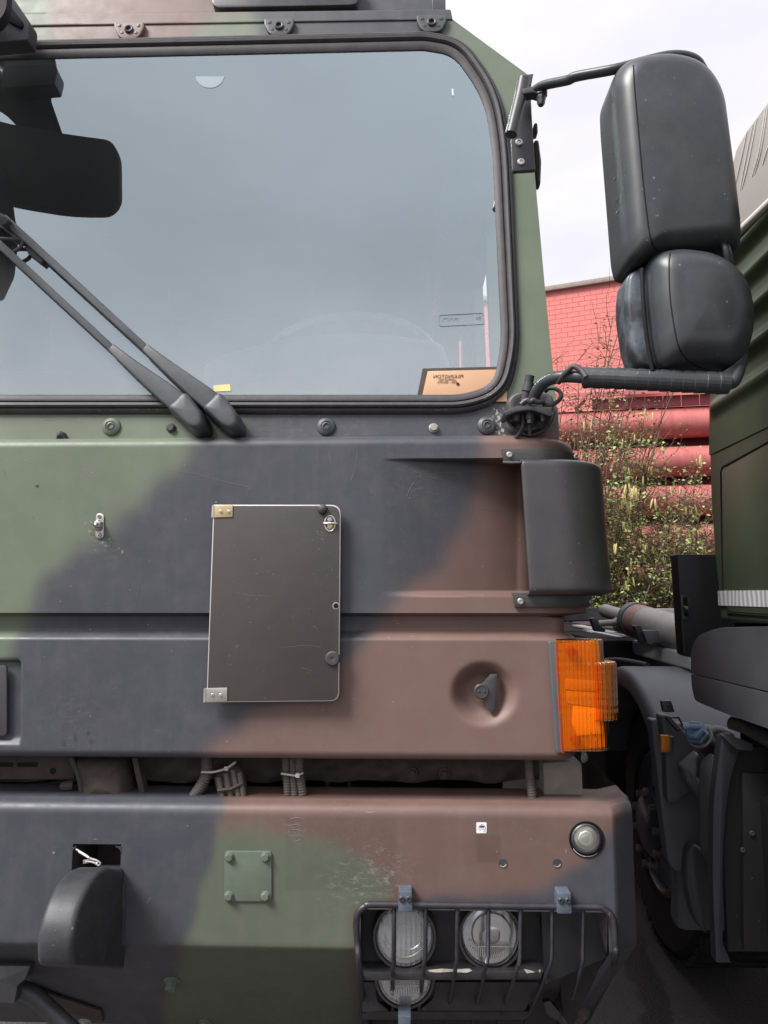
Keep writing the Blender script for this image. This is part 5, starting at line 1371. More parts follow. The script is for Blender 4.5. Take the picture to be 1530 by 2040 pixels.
# swage ribs along the side
rows = []
edge = [PX(a, b, XS) for a, b in ((1457, 340), (1440, 440), (1420, 640), (1412, 800), (1411, 900))][::-1]
for z in np.linspace(2.60, 2.02, 81):
    ph = (2.575 - z) / .104 * 2 * math.pi
    f = 1 - float(sstep(np.array(2.22 - z), 0, .16))
    ye = float(np.interp(z, [e.z for e in edge], [e.y for e in edge])) - .004
    xx = XS - .003 - .012 * f - .013 * f * (math.cos(ph) + .3 * math.cos(2 * ph))
    rows.append([(xx, y, z) for y in (-.6, .2, ye - .07)] + [(xx * .5 + XS * .5, ye - .03, z), (XS - .002, ye - .008, z), (XS + .03, ye - .004, z)])
V = np.array(rows); bt = V[-1].copy(); bt[:, 0] = XS + .02
me = grid_mesh(np.concatenate([V, bt[None]])); finish(me, True, 60)
link('corrugated_panel', me, other, M_GDARK)
door = plate_x('door_panel', rpoly([(1437, 936, 8), (1530, 884), (1900, 700), (1900, 1235), (1530, 1224), (1450, 1219, 10), (1441, 1195, 6)], 4), XS - .006, .02, M_GDARK, other, .003, 2)
tube('door_seal', [PX(a, b, XS - .004) for a, b in ((1900, 697), (1530, 881), (1440, 930), (1436, 940), (1440, 1195), (1449, 1221), (1530, 1227), (1900, 1238))], .0028, M_BLACK, door, 6)
def strip_material():
    m, nt, N, L, b = new_mat('reflective_tape')
    tc = N.new('ShaderNodeTexCoord'); w = N.new('ShaderNodeTexWave'); w.bands_direction = 'Y'; w.inputs['Scale'].default_value = 11; w.inputs['Distortion'].default_value = 3.0; w.inputs['Detail'].default_value = 1
    L.new(tc.outputs['Object'], w.inputs[0]); r = N.new('ShaderNodeValToRGB'); r.color_ramp.elements[0].color = (.30, .30, .32, 1); r.color_ramp.elements[1].color = (.62, .62, .63, 1)
    L.new(w.outputs['Fac'], r.inputs[0]); L.new(r.outputs[0], b.inputs['Base Color']); b.inputs['Roughness'].default_value = .35; return m
plate_x('reflective_strip', [(1430, 1177), (1900, 1172), (1900, 1222), (1431, 1206)], XS - .0085, .006, strip_material(), door, 0)
# rear stowage box with its latch
by = .82
sb = solid('stowage_box', [P(a, b, by) for a, b in rpoly([(1349, 1104), (1470, 1104), (1480, 1318), (1375, 1310, 6), (1362, 1305, 8)], 3)], (0, .07, 0), material('box_black_paint', (.022, .022, .024), .5), other, .004)
lp = plate('latch_plate', rpoly([(1356, 1184), (1371, 1184), (1379, 1198), (1379, 1224), (1373, 1237), (1360, 1235)], 3), by - .006, .008, M_PLASTIC, sb, .002)
plate('latch_slot', rpoly([(1360, 1190), (1369, 1190), (1372, 1228), (1363, 1228)], 2), by - .0068, .002, M_BLACK, lp, 0)
pillow('latch_grip', rpoly([(1359, 1207), (1371, 1207), (1372, 1222), (1361, 1222)], 3), by - .006, .008, .003, M_PLASTIC, lp)
# corner skirt below the cab: upper and lower mouldings with a fine joint
def skirt(name, pts, x, bev): return solid(name, [PX(a, b, x) for a, b in pts], (.9, 0, 0), M_SKIRT, other, bev, 5, None, 60)
sk1 = skirt('corner_skirt', rpoly([(1900, 1262), (1530, 1248), (1432, 1250, 20), (1388, 1266, 24), (1376, 1296, 14), (1376, 1341, 1), (1530, 1378, 1), (1900, 1466)], 6), .90, .035)
sk2 = skirt('corner_skirt_lower', rpoly([(1376.5, 1343, 1), (1530, 1380.5, 1), (1900, 1470), (1900, 1560), (1530, 1452), (1440, 1420, 30), (1384, 1396, 8), (1378, 1370, 10)], 5), .90, .02)
# wheel and fender
WY, WZ, WR = 1.72, .56, .54
ow = wheel('front_wheel', (1.10, WY, WZ), WR, .36, Vector((-1, 0, 0)), other, M_TYRE, material('hub_blue_black', (.06, .07, .10), .3))
u_, v_, a_ = basis(Vector((-1, 0, 0)))
for k in range(10):
    an = 2 * math.pi * k / 10 + .2
    d = u_ * math.cos(an) + v_ * math.sin(an)
    lathe('wheel_nut', Vector((1.075, WY, WZ - .03)) + d * .155, (-1, 0, 0), [(.028, 0), (.028, .010), (.019, .011), (.019, .040), (.014, .044), (0, .045)], bpy.data.materials['dark_nut'] if 'dark_nut' in bpy.data.materials else material('dark_nut', (.16, .155, .15), .5, metal=.3), ow, 6)
lathe('wheel_rim', Vector((1.13, WY, WZ)), (-1, 0, 0), [(.31, 0), (.305, .03), (.29, .035), (.28, .01), (.24, -.02)], bpy.data.materials['hub_blue_black'], ow, 40)
def arch(name, r0, r1, a0, a1, x0, x1, mat, cy, cz, n=28, flare=.0):
    rows = []
    for i in range(n + 1):
        a = a0 + (a1 - a0) * i / n
        c, s = math.cos(a), math.sin(a)
        rr_ = r1 + flare * max(0, -s)
        rows.append([(x0 + .004, cy + (r0) * c, cz + r0 * s), (x0, cy + (r0 + .01) * c, cz + (r0 + .01) * s), (x0, cy + (rr_ - .03) * c, cz + (rr_ - .03) * s), (x0 + .008, cy + (rr_ - .010) * c, cz + (rr_ - .010) * s), (x0 + .03, cy + rr_ * c, cz + rr_ * s), (x1 - .02, cy + rr_ * c, cz + rr_ * s), (x1, cy + (rr_ - .02) * c, cz + (rr_ - .02) * s), (x1, cy + r0 * c, cz + r0 * s)])
    V = np.array(rows)
    V = np.concatenate([V, V[:, :1]], 1)
    me = grid_mesh(V); 
    bm = bmesh.new(); bm.from_mesh(me); bmesh.ops.recalc_face_normals(bm, faces=bm.faces); bm.to_mesh(me); bm.free()
    finish(me, True, 50)
    return link(name, me, other, mat)
FX = .955
arch('fender', .60, .685, R(20), R(158), FX, 1.55, M_FENDER, WY, WZ)
arch('fender_front', .60, .690, R(160), R(196), FX, 1.55, M_FENDER, WY, WZ, 12)
# flat lower front flap of the fender
solid('fender_flap', [P(a, b, .98) for a, b in rpoly([(1296, 1432), (1345, 1440), (1440, 1450), (1440, 1700), (1395, 1735, 20), (1345, 1738, 16), (1330, 1715, 20), (1318, 1620, 60)], 8)], (0, .05, 0), M_FENDER, other, .012, 3)
# raised triangular moulding, lamp, latch and filler neck in front of the fender
mld = solid('fender_moulding', [P(a, b, .93) for a, b in rpoly([(1316, 1424), (1334, 1424), (1385, 1480), (1420, 1530), (1350, 1600, 30), (1330, 1600, 20), (1326, 1500)], 8)], (0, .06, 0), M_FENDER, other, .028, 4)
lk = plate('rubber_latch', rpoly([(1318, 1396), (1337, 1396), (1345, 1419), (1322, 1419)], 3), .88, .02, M_PLASTIC, other, .004)
plate('latch_tongue', rpoly([(1322, 1403), (1335, 1403), (1339, 1417), (1325, 1417)], 2), .874, .008, M_PLASTIC, lk, .002)
tube('latch_wire', [P(a, b, .87) for a, b in ((1326, 1430), (1352, 1430), (1364, 1452), (1350, 1456))], .004, M_BLACK, lk, 6, closed=True)
ml = plate('side_marker_lamp', rpoly([(1318, 1465), (1334, 1465), (1334, 1499), (1317, 1499)], 3), .86, .02, material('marker_amber', (.60, .20, .02), .25), other, .004)
plate('marker_base', rpoly([(1333, 1467), (1344, 1468), (1342, 1500), (1333, 1499)], 3), .87, .03, M_PLASTIC, ml, .003)
neck_a, neck_b = P(1440, 1520, .86), P(1390, 1462, .72)
ax = (neck_b - neck_a).normalized()
neck = lathe('filler_neck', neck_a, ax, [(.035, 0), (.035, (neck_b - neck_a).length), (.03, (neck_b - neck_a).length)], M_PLASTIC, other, 20)
M_BLUECAP = material('blue_cap_plastic', (.14, .24, .36), .5, var=.1)
L_ = (neck_b - neck_a).length
lathe('filler_cap', neck_a + ax * L_, ax, [(.038, -.006), (.038, .010), (.032, .012), (.034, .030), (.029, .036), (.0, .037)], M_BLUECAP, neck, 6, angle=20)
lathe('filler_collar', neck_a + ax * (L_ - .022), ax, [(.041, 0), (.041, .010)], M_GALV, neck, 20)
for k in range(2):
    c = neck_a + ax * (L_ + .044); 
tube('cap_grip', [neck_a + ax * (L_ + .045) + Vector((.030, 0, .0)), neck_a + ax * (L_ + .052), neck_a + ax * (L_ + .045) - Vector((.030, 0, 0))], .009, M_BLUECAP, neck, 8)
pillow('tank_shoulder', rpoly([(1405, 1450, 12), (1430, 1444, 12), (1462, 1455, 8), (1462, 1500), (1404, 1500)], 6), .80, .03, .02, M_FENDER, other)
pillow('hose_elbow', rpoly([(1353, 1524), (1386, 1497, 3), (1396, 1512, 3), (1380, 1540, 8), (1400, 1560), (1398, 1600), (1362, 1555)], 6), .84, .03, .02, M_FENDER, other)
pillow('inner_panel', rpoly([(1398, 1520, 30), (1424, 1498), (1424, 1740), (1400, 1700)], 14), .70, .05, .03, M_FENDER, other)
# step well panel: folded flange, edge and recessed sheet
well = solid('step_well', [P(a, b, .55) for a, b in rpoly([(1438, 1468), (1460, 1462), (1475, 1487), (1452, 1560, 40), (1440, 1700, 60), (1440, 1880), (1457, 1918, 2), (1427, 1918), (1420, 1760, 40), (1421, 1600, 40)], 4)], (0, .04, 0), M_SKIRT, other, .006, 2)
solid('step_well_back', [P(a, b, .60) for a, b in ((1462, 1470), (1700, 1520), (1700, 1900), (1450, 1896), (1442, 1700), (1452, 1560))], (0, .02, 0), material('step_well_dark', (.026, .025, .027), .6, var=.2, speck=.4), well, .003)
solid('step_well_fold', [P(a, b, .56) for a, b in ((1480, 1540), (1560, 1545), (1560, 1898), (1482, 1894))], (0, .012, 0), material('step_well_dark2', (.034, .033, .035), .55, var=.2, speck=.4), well, .003)
for a, b in ((1498, 1660), (1480, 1693)): screw('panel_rivet', P(a, b, .555), .008, M_FENDER, well)
tube('step_rail', cr([P(1456, 1440, .50), P(1490, 1452, .45), P(1560, 1490, .30)], 5), .020, material('worn_step_edge', (.07, .065, .06), .5, dust=.5, dust_col=(.2, .19, .18), vscale=30), other, 12)
plate('step_bracket', rpoly([(1438, 1466), (1448, 1462), (1500, 1482), (1500, 1496), (1470, 1494)], 3), .52, .03, M_FENDER, other, .004)
mf = pillow('mud_flap', rpoly([(1365, 1690, 20), (1378, 1676, 10), (1400, 1690), (1405, 1860), (1380, 1830, 60), (1360, 1760, 60)], 8), .95, .02, .012, M_SKIRT, other)
# underside mass
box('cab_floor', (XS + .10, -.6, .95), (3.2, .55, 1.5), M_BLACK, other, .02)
box('cab_rear_panel', (1.02, .56, 1.1), (3.2, .60, 2.3), M_BLACK, other, .01)
tube('fender_joint', [(1.36, WY + .688 * math.cos(a), WZ + .688 * math.sin(a)) for a in np.linspace(R(60), R(150), 20)], .005, M_BLACK, other, 6)
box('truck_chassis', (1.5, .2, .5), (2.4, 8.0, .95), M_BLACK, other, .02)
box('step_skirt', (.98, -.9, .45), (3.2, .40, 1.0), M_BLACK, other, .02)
box('cab_front', (XS + .02, -1.0, .9), (3.2, -.4, 2.9), M_GDARK, other, .06)

# hook-lift frame behind the cab
hook = other
def lbar(name, a, b, w, h, mat, parent=other):
    """square bar between two points"""
    a, b = Vector(a), Vector(b); d = (b - a); L = d.length; d.normalize()
    u = d.cross(Vector((0, 0, 1))).normalized(); v = u.cross(d)
    bm = bmesh.new(); vs = []
    for s in (a, b): vs.append([bm.verts.new(s + u * w * i + v * h * j) for i, j in ((-.5, -.5), (.5, -.5), (.5, .5), (-.5, .5))])
    for k in range(4): bm.faces.new((vs[0][k], vs[0][(k + 1) % 4], vs[1][(k + 1) % 4], vs[1][k]))
    bm.faces.new(vs[0]); bm.faces.new(vs[1])
    bmesh.ops.bevel(bm, geom=list(bm.edges), offset=min(w, h) * .12, segments=2, affect='EDGES', clamp_overlap=True)
    return link(name, mesh_of(bm, name), parent, mat)
M_FRAME = material('light_grey_frame', (.60, .62, .65), .45, metal=.1, var=.12, vscale=14, dust=.2)
rail_b = lbar('frame_rail', PX(1385, 1318, 1.25), PX(1168, 1264, 1.25), .06, .075, M_FRAME)
lbar('frame_lip', PX(1385, 1296, 1.33), PX(1150, 1246, 1.33), .08, .012, M_GALV)
lbar('frame_beam', PX(1400, 1262, 1.55), PX(1150, 1232, 1.55), .10, .10, M_FENDER)
lbar('rear_beam', P(1120, 1226, 3.6), P(1260, 1222, 3.6), .08, .09, M_DARKMETAL)
M_CYL = material('cylinder_grey_paint', (.30, .285, .275), .5, var=.18, vscale=16, dust=.3)
ca, cb = P(1268, 1236, 2.35), P(1385, 1272, 1.75)
cyl = lathe('lift_cylinder', ca, (cb - ca).normalized(), [(.085, 0), (.088, .01), (.088, (cb - ca).length), (.07, (cb - ca).length)], M_CYL, other, 28)
axc = (cb - ca).normalized()
lathe('cylinder_gland', ca - axc * .10, axc, [(.05, 0), (.07, .01), (.075, .05), (.096, .06), (.096, .11)], M_FENDER, cyl, 24)
lathe('cylinder_rod', ca - axc * .42, axc, [(.04, 0), (.04, .35)], M_GALV, cyl, 16)
lathe('cylinder_label', ca + axc * .03, axc, [(.0885, 0), (.0885, .10)], material('faded_red_label', (.30, .17, .15), .6, var=.3, vscale=40), cyl, 28)
pillow('cylinder_eye', rpoly([(1222, 1232), (1244, 1226), (1248, 1250), (1238, 1260), (1222, 1256)], 8), 2.45, .10, .05, M_GALV, other)
hk1 = plate('hook_catch', rpoly([(1262, 1246), (1276, 1246), (1285, 1262), (1290, 1280), (1278, 1282), (1268, 1262)], 3), 1.95, .05, M_DARKMETAL, other, .006)
plate('hook_step', rpoly([(1280, 1256), (1320, 1256), (1322, 1262), (1322, 1280), (1290, 1281)], 2), 1.92, .08, M_FENDER, other, .006)
hk2 = plate('hook_catch', rpoly([(1176, 1232), (1188, 1230), (1196, 1246), (1206, 1252), (1206, 1260), (1186, 1258)], 3), 2.3, .05, M_DARKMETAL, other, .006)
tube('lock_pin', [P(1192, 1242, 2.4), P(1226, 1240, 2.4)], .018, M_GALV, other, 10)
box('tank_top', tuple(P(1240, 1260, 3.0)), tuple(P(1440, 1212, 3.3)), M_FENDER, other, .03)
solid('hose_cover', [P(a, b, 2.7) for a, b in rpoly([(1232, 1222), (1262, 1212), (1400, 1214), (1400, 1240), (1262, 1240)], 4)], (0, .2, 0), M_CYL, other, .02, 3)
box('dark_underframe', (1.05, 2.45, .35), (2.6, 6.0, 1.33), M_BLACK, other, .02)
tube('air_line', cr([P(1195, 1318, 2.2), P(1230, 1316, 2.1), P(1260, 1320, 2.0), P(1290, 1326, 1.9)], 5), .016, M_RUBBER, other, 8)

# ================================================================== ground
def asphalt():
    m, nt, N, L, b = new_mat('asphalt')
    tc = N.new('ShaderNodeTexCoord')
    def nz(s, d, r=.6):
        n = N.new('ShaderNodeTexNoise'); n.inputs['Scale'].default_value = s; n.inputs['Detail'].default_value = d; n.inputs['Roughness'].default_value = r; L.new(tc.outputs['Object'], n.inputs['Vector']); return n.outputs['Fac']
    def mr(v, a, bb, c, d):
        r = N.new('ShaderNodeMapRange'); r.inputs['From Min'].default_value = a; r.inputs['From Max'].default_value = bb; r.inputs['To Min'].default_value = c; r.inputs['To Max'].default_value = d; L.new(v, r.inputs['Value']); return r.outputs[0]
    vo = N.new('ShaderNodeTexVoronoi'); vo.inputs['Scale'].default_value = 130; L.new(tc.outputs['Object'], vo.inputs['Vector'])
    ramp = N.new('ShaderNodeValToRGB'); ramp.color_ramp.elements[0].color = (.055, .050, .047, 1); ramp.color_ramp.elements[1].color = (.150, .136, .126, 1)
    L.new(nz(60, 6, .7), ramp.inputs[0])
    mx = N.new('ShaderNodeMix'); mx.data_type = 'RGBA'; mx.inputs[7].default_value = (.26, .24, .22, 1)
    L.new(mr(nz(95, 1), .70, .74, 0, .6), mx.inputs[0]); L.new(ramp.outputs[0], mx.inputs[6])
    # damp run with an edge of its own, along a line on the yard
    s0, s1 = PZ(1262, 1895, 0), PZ(1318, 2045, 0)
    dv = (s1 - s0).normalized(); nv = Vector((-dv.y, dv.x, 0))
    dt = N.new('ShaderNodeVectorMath'); dt.operation = 'DOT_PRODUCT'; dt.inputs[1].default_value = nv; L.new(tc.outputs['Object'], dt.inputs[0])
    n2 = N.new('ShaderNodeTexNoise'); n2.inputs['Scale'].default_value = 5; n2.inputs['Detail'].default_value = 9; n2.inputs['Roughness'].default_value = .6; L.new(tc.outputs['Object'], n2.inputs['Vector'])
    ma = N.new('ShaderNodeMath'); ma.operation = 'MULTIPLY_ADD'; ma.inputs[1].default_value = .22; ma.inputs[2].default_value = -(s0.dot(nv)) - .11; L.new(n2.outputs['Fac'], ma.inputs[0])
    sm = N.new('ShaderNodeMath'); sm.operation = 'ADD'; L.new(dt.outputs['Value'], sm.inputs[0]); L.new(ma.outputs[0], sm.inputs[1])
    ab = N.new('ShaderNodeMath'); ab.operation = 'ABSOLUTE'; L.new(sm.outputs[0], ab.inputs[0])
    wet = mr(ab.outputs[0], .062, .070, 1, 0)
    m2 = N.new('ShaderNodeMix'); m2.data_type = 'RGBA'; m2.inputs[7].default_value = (.016, .014, .012, 1)
    w2 = N.new('ShaderNodeMath'); w2.operation = 'MULTIPLY'; w2.inputs[1].default_value = .75; L.new(wet, w2.inputs[0])
    L.new(w2.outputs[0], m2.inputs[0]); L.new(mx.outputs[2], m2.inputs[6]); L.new(m2.outputs[2], b.inputs['Base Color'])
    L.new(mr(wet, 0, 1, .85, .5), b.inputs['Roughness'])
    bp = N.new('ShaderNodeBump'); bp.inputs['Strength'].default_value = .6; bp.inputs['Distance'].default_value = .006; L.new(vo.outputs['Distance'], bp.inputs['Height']); L.new(bp.outputs[0], b.inputs['Normal'])
    return m
bm = bmesh.new(); q4 = [(-300, -300, 0), (300, -300, 0), (300, 600, 0), (-300, 600, 0)]
bm.faces.new([bm.verts.new(v) for v in q4])
g = link('ground', mesh_of(bm, 'ground', False), None, asphalt()); g['kind'] = 'structure'; g['label'] = 'dark asphalt yard with a damp stain between the two trucks'

# ================================================================== red buildings
def red_material(name, col, streak, rough=.55):
    m, nt, N, L, b = new_mat(name)
    tc = N.new('ShaderNodeTexCoord'); mp = N.new('ShaderNodeMapping'); mp.inputs['Scale'].default_value = (6, 6, .5); L.new(tc.outputs['Object'], mp.inputs[0])
    n = N.new('ShaderNodeTexNoise'); n.inputs['Scale'].default_value = 2.2; n.inputs['Detail'].default_value = 7; n.inputs['Roughness'].default_value = .65; L.new(mp.outputs[0], n.inputs['Vector'])
    n2 = N.new('ShaderNodeTexNoise'); n2.inputs['Scale'].default_value = 1.3; n2.inputs['Detail'].default_value = 6; L.new(tc.outputs['Object'], n2.inputs['Vector'])
    r = N.new('ShaderNodeValToRGB'); e = r.color_ramp.elements
    e[0].position, e[0].color = .3, (*[c * (1 - streak) for c in col], 1); e[1].position, e[1].color = .7, (*[min(1, c * (1 + streak * .5) + streak * .06) for c in col], 1)
    ad = N.new('ShaderNodeMath'); ad.operation = 'MULTIPLY_ADD'; ad.inputs[1].default_value = .5; ad.inputs[2].default_value = 0; L.new(n.outputs['Fac'], ad.inputs[0])
    a2 = N.new('ShaderNodeMath'); a2.operation = 'MULTIPLY_ADD'; a2.inputs[1].default_value = .5; L.new(n2.outputs['Fac'], a2.inputs[0]); L.new(ad.outputs[0], a2.inputs[2])
    L.new(a2.outputs[0], r.inputs[0]); L.new(r.outputs[0], b.inputs['Base Color']); b.inputs['Roughness'].default_value = rough
    return m
M_RBRICK = material('pink_red_masonry_paint', (.60, .195, .175), .75, spec=.25, var=.09, vscale=1.2, bump=.25, bscale=40)
M_RJOINT = material('painted_joint', (.62, .205, .185), .8, spec=.2, var=.1)
M_RPIPE = red_material('red_tube_paint', (.47, .122, .112), .40, .48)
D1 = 17.0
wa_, wb_ = P(1236, 560, D1), None
ang = R(21)
tdir = Vector((math.cos(ang), -math.sin(ang), 0))      # along the wall, to the right and nearer
ndir = Vector((-math.sin(ang), -math.cos(ang), 0))     # facing the camera
c0 = Vector((wa_.x, wa_.y, 0)); ztopw = wa_.z
bld = thing('red_brick_building', c0 - tdir * 4, 'tall red painted masonry building with a grey coping behind the bushes', 'building')
def slab(name, o, t, n, L, depth, z0, z1, mat, parent, bevel=.0):
    pts = [o + Vector((0, 0, z0)), o - t * L + Vector((0, 0, z0)), o - t * L + Vector((0, 0, z1)), o + Vector((0, 0, z1))]
    return solid(name, pts, -n * depth, mat, parent, bevel)
slab('wall', c0, tdir, ndir, 16, 6, 0, ztopw, M_RJOINT, bld)
slab('coping', c0 + ndir * .12 + tdir * .12, tdir, ndir, 16.2, 6.2, ztopw, ztopw + .13, material('coping_stone', (.30, .24, .21), .8), bld, .02)
bh, bl = .128, .30
bmx = bmesh.new()
bmesh.ops.create_cube(bmx, size=1, matrix=Matrix.Diagonal((bl - .005, .010, bh - .005, 1)))
bmesh.ops.bevel(bmx, geom=list(bmx.edges), offset=.003, segments=1, affect='EDGES')
brick_me = mesh_of(bmx, 'brick', False); brick_me.materials.append(M_RBRICK)
RM = Matrix((tdir, -ndir, Vector((0, 0, 1)))).transposed().to_4x4()
nb = 0
for r_ in range(23):
    z = ztopw - (r_ + .5) * bh
    for k in range(12):
        s = (k + .5 + (.5 if r_ % 2 else 0)) * bl - (.0 if r_ % 2 else 0)
        s += .0
        if r_ % 2 and k == 0:
            hb = bpy.data.objects.new('brick', brick_me); COL.objects.link(hb)
            M = RM.copy(); M.translation = c0 - tdir * (bl * .25) + ndir * .004 + Vector((0, 0, z)); hb.parent = bld; hb.matrix_parent_inverse = wm(bld).inverted()
            hb.matrix_basis = M @ Matrix.Diagonal((.5, 1, 1, 1)); nb += 1
        o = bpy.data.objects.new('brick', brick_me); COL.objects.link(o); o.parent = bld; o.matrix_parent_inverse = wm(bld).inverted()
        M = RM.copy(); M.translation = c0 - tdir * s + ndir * (.003 + .004 * random.random()) + Vector((0, 0, z)); o.matrix_basis = M; nb += 1
# lower wing to the right
w2o = c0 + tdir * 3.0 - ndir * 1.5
slab('lower_wing', w2o, tdir, ndir, 3.4, 4, 0, ztopw - .55, M_RBRICK, bld)
slab('wing_coping', w2o + ndir * .08 + tdir * .1, tdir, ndir, 3.6, 4, ztopw - .55, ztopw - .45, material('wing_coping_grey', (.4, .38, .36), .8), bld)

# wall of stacked red half-round tubes
D2 = 7.6
a2 = R(9.5); t2 = Vector((math.cos(a2), -math.sin(a2), 0)); n2_ = Vector((-math.sin(a2), -math.cos(a2), 0))
o2 = P(1410, 1000, D2); o2 = Vector((o2.x, o2.y, 0))
rib = thing('tube_clad_wall', o2 - t2 * 3, 'low red wall built of stacked horizontal tubes behind the flowering bushes', 'wall')
def zat(py): 
    d = ray(1410, py); t = (Vector((o2.x, o2.y, 0)) - CAM).dot(n2_) / d.dot(n2_); return (CAM + d * t).z
right, left = o2 + t2 * 5.5, o2 - t2 * 5.0
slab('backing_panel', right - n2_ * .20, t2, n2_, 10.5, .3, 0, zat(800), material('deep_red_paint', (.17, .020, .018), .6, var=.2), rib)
pitch = zat(811) - zat(888); rad_t = (zat(811) - zat(864)) / 2 * 1.12
for k in range(9):
    zc_ = zat(811) - rad_t - pitch * k
    if zc_ < rad_t: break
    tube('tube', [right + Vector((0, 0, zc_)), o2 + Vector((0, 0, zc_)), left + Vector((0, 0, zc_))], rad_t, M_RPIPE, rib, 28, angle=60)
# fascia boards above the tubes
zf0, zf1 = zat(811) + .01, zat(788)
for k in range(16):
    s0 = -3.0 + k * .24
    if s0 > 5.5: break
    slab('fascia_panel', o2 - t2 * (1.35 - .215 * (k + 1)) + n2_ * .10, t2, n2_, .205, .03, zf0, zf1, material('fascia_red', (.36, .085, .10), .5, var=.1) if k == 0 else bpy.data.materials['fascia_red'], rib, .004)
solid('sloping_canopy', [o2 + t2 * 5 + n2_ * .35 + Vector((0, 0, zf1 + .01)), o2 - t2 * 5 + n2_ * .15 + Vector((0, 0, zf1 + .10)), o2 - t2 * 5 - n2_ * .6 + Vector((0, 0, zf1 + .30)), o2 + t2 * 5 - n2_ * .6 + Vector((0, 0, zf1 + .30))], (0, 0, -.06), red_material('canopy_red', (.48, .12, .115), .3), rib, .01)
tube('canopy_stay', [o2 - t2 * 1.42 + n2_ * .08 + Vector((0, 0, zf1)), o2 - t2 * 1.55 + n2_ * .06 + Vector((0, 0, zf0 + .02))], .02, M_RJOINT, rib, 8)

# ================================================================== shrubs
def leaf_material(name, c0_, c1_):
    m, nt, N, L, b = new_mat(name)
    at = N.new('ShaderNodeAttribute'); at.attribute_name = 'tone'
    mx = N.new('ShaderNodeMix'); mx.data_type = 'RGBA'; mx.inputs[6].default_value = (*c0_, 1); mx.inputs[7].default_value = (*c1_, 1)
    L.new(at.outputs['Fac'], mx.inputs[0]); L.new(mx.outputs[2], b.inputs['Base Color'])
    b.inputs['Roughness'].default_value = .5; b.inputs['Specular IOR Level'].default_value = .4
    tr = N.new('ShaderNodeBsdfTranslucent'); L.new(mx.outputs[2], tr.inputs[0]); ms = N.new('ShaderNodeMixShader'); ms.inputs[0].default_value = .25
    L.new(b.outputs[0], ms.inputs[1]); L.new(tr.outputs[0], ms.inputs[2]); L.new(ms.outputs[0], N['Material Output'].inputs['Surface'])
    return m
M_LEAF1 = leaf_material('hazel_leaf', (.14, .185, .05), (.46, .54, .20))
M_LEAF2 = leaf_material('evergreen_leaf', (.065, .11, .042), (.24, .33, .13))
M_LEAF3 = leaf_material('bud_leaf', (.10, .075, .035), (.22, .18, .08))
M_BARK = material('twig_bark', (.115, .080, .058), .8, spec=.2, var=.3, vscale=20)
M_CATKIN = material('catkin_yellow', (.50, .44, .18), .8, spec=.2, var=.2, vscale=60)
def grow(base, n_stems, height, spread, lean, twigs, rnd, z_lo=.2, wob=.35):
    """stems with side twigs; returns branch polylines (points, radius) and leaf sites"""
    br, sites = [], []
    for i in range(n_stems):
        az = rnd.uniform(0, 2 * math.pi); sp = spread * math.sqrt(rnd.random())
        h = height * rnd.uniform(.6, 1.0)
        p = Vector(base) + Vector((rnd.uniform(-.25, .25), rnd.uniform(-.2, .2), 0))
        tgt = p + Vector((math.cos(az) * sp + lean[0], math.sin(az) * sp * .6 + lean[1], h))
        pts = []; n = 10; off = Vector()
        for k in range(n + 1):
            t = k / n
            off += Vector((rnd.gauss(0, .03), rnd.gauss(0, .03), rnd.gauss(0, .015))) * wob
            q = p.lerp(tgt, t); q.x += (tgt.x - p.x) * (t * t - t) * .5; pts.append(q + off)
        br.append((pts, .013))
        for j in range(twigs):
            t = rnd.uniform(z_lo, 1); k = min(int(t * n), n - 1); q = pts[k].lerp(pts[k + 1], t * n - k)
            a = rnd.uniform(0, 2 * math.pi); L_ = rnd.uniform(.25, .75) * (1.1 - .4 * t)
            d = Vector((math.cos(a), math.sin(a) * .7, rnd.uniform(.0, .9))).normalized()
            tw = [q]; 
            for s in range(5):
                d = (d + Vector((rnd.gauss(0, .22), rnd.gauss(0, .22), rnd.gauss(.03, .18)))).normalized(); tw.append(tw[-1] + d * (L_ / 5))
            br.append((tw, .0045)); sites += [(a_, b_) for a_, b_ in zip(tw[1:], tw[:-1])]
            for s in range(3):
                q2 = tw[rnd.randint(1, 5)]; d2 = (d + Vector((rnd.gauss(0, .6), rnd.gauss(0, .6), rnd.gauss(.1, .5)))).normalized(); L2 = rnd.uniform(.10, .30)
                t2_ = [q2, q2 + d2 * L2 * .5 + Vector((0, 0, rnd.gauss(0, .02))), q2 + d2 * L2]
                br.append((t2_, .0028)); sites += [(t2_[1], t2_[0]), (t2_[2], t2_[1])]
    return br, sites
def branch_mesh(br):
    bm = bmesh.new()
    for pts, r in br:
        m = len(pts); tube_bm(bm, pts, [r * (1 - .65 * k / (m - 1)) for k in range(m)], 4)
    return mesh_of(bm, 'branches', True, 180)
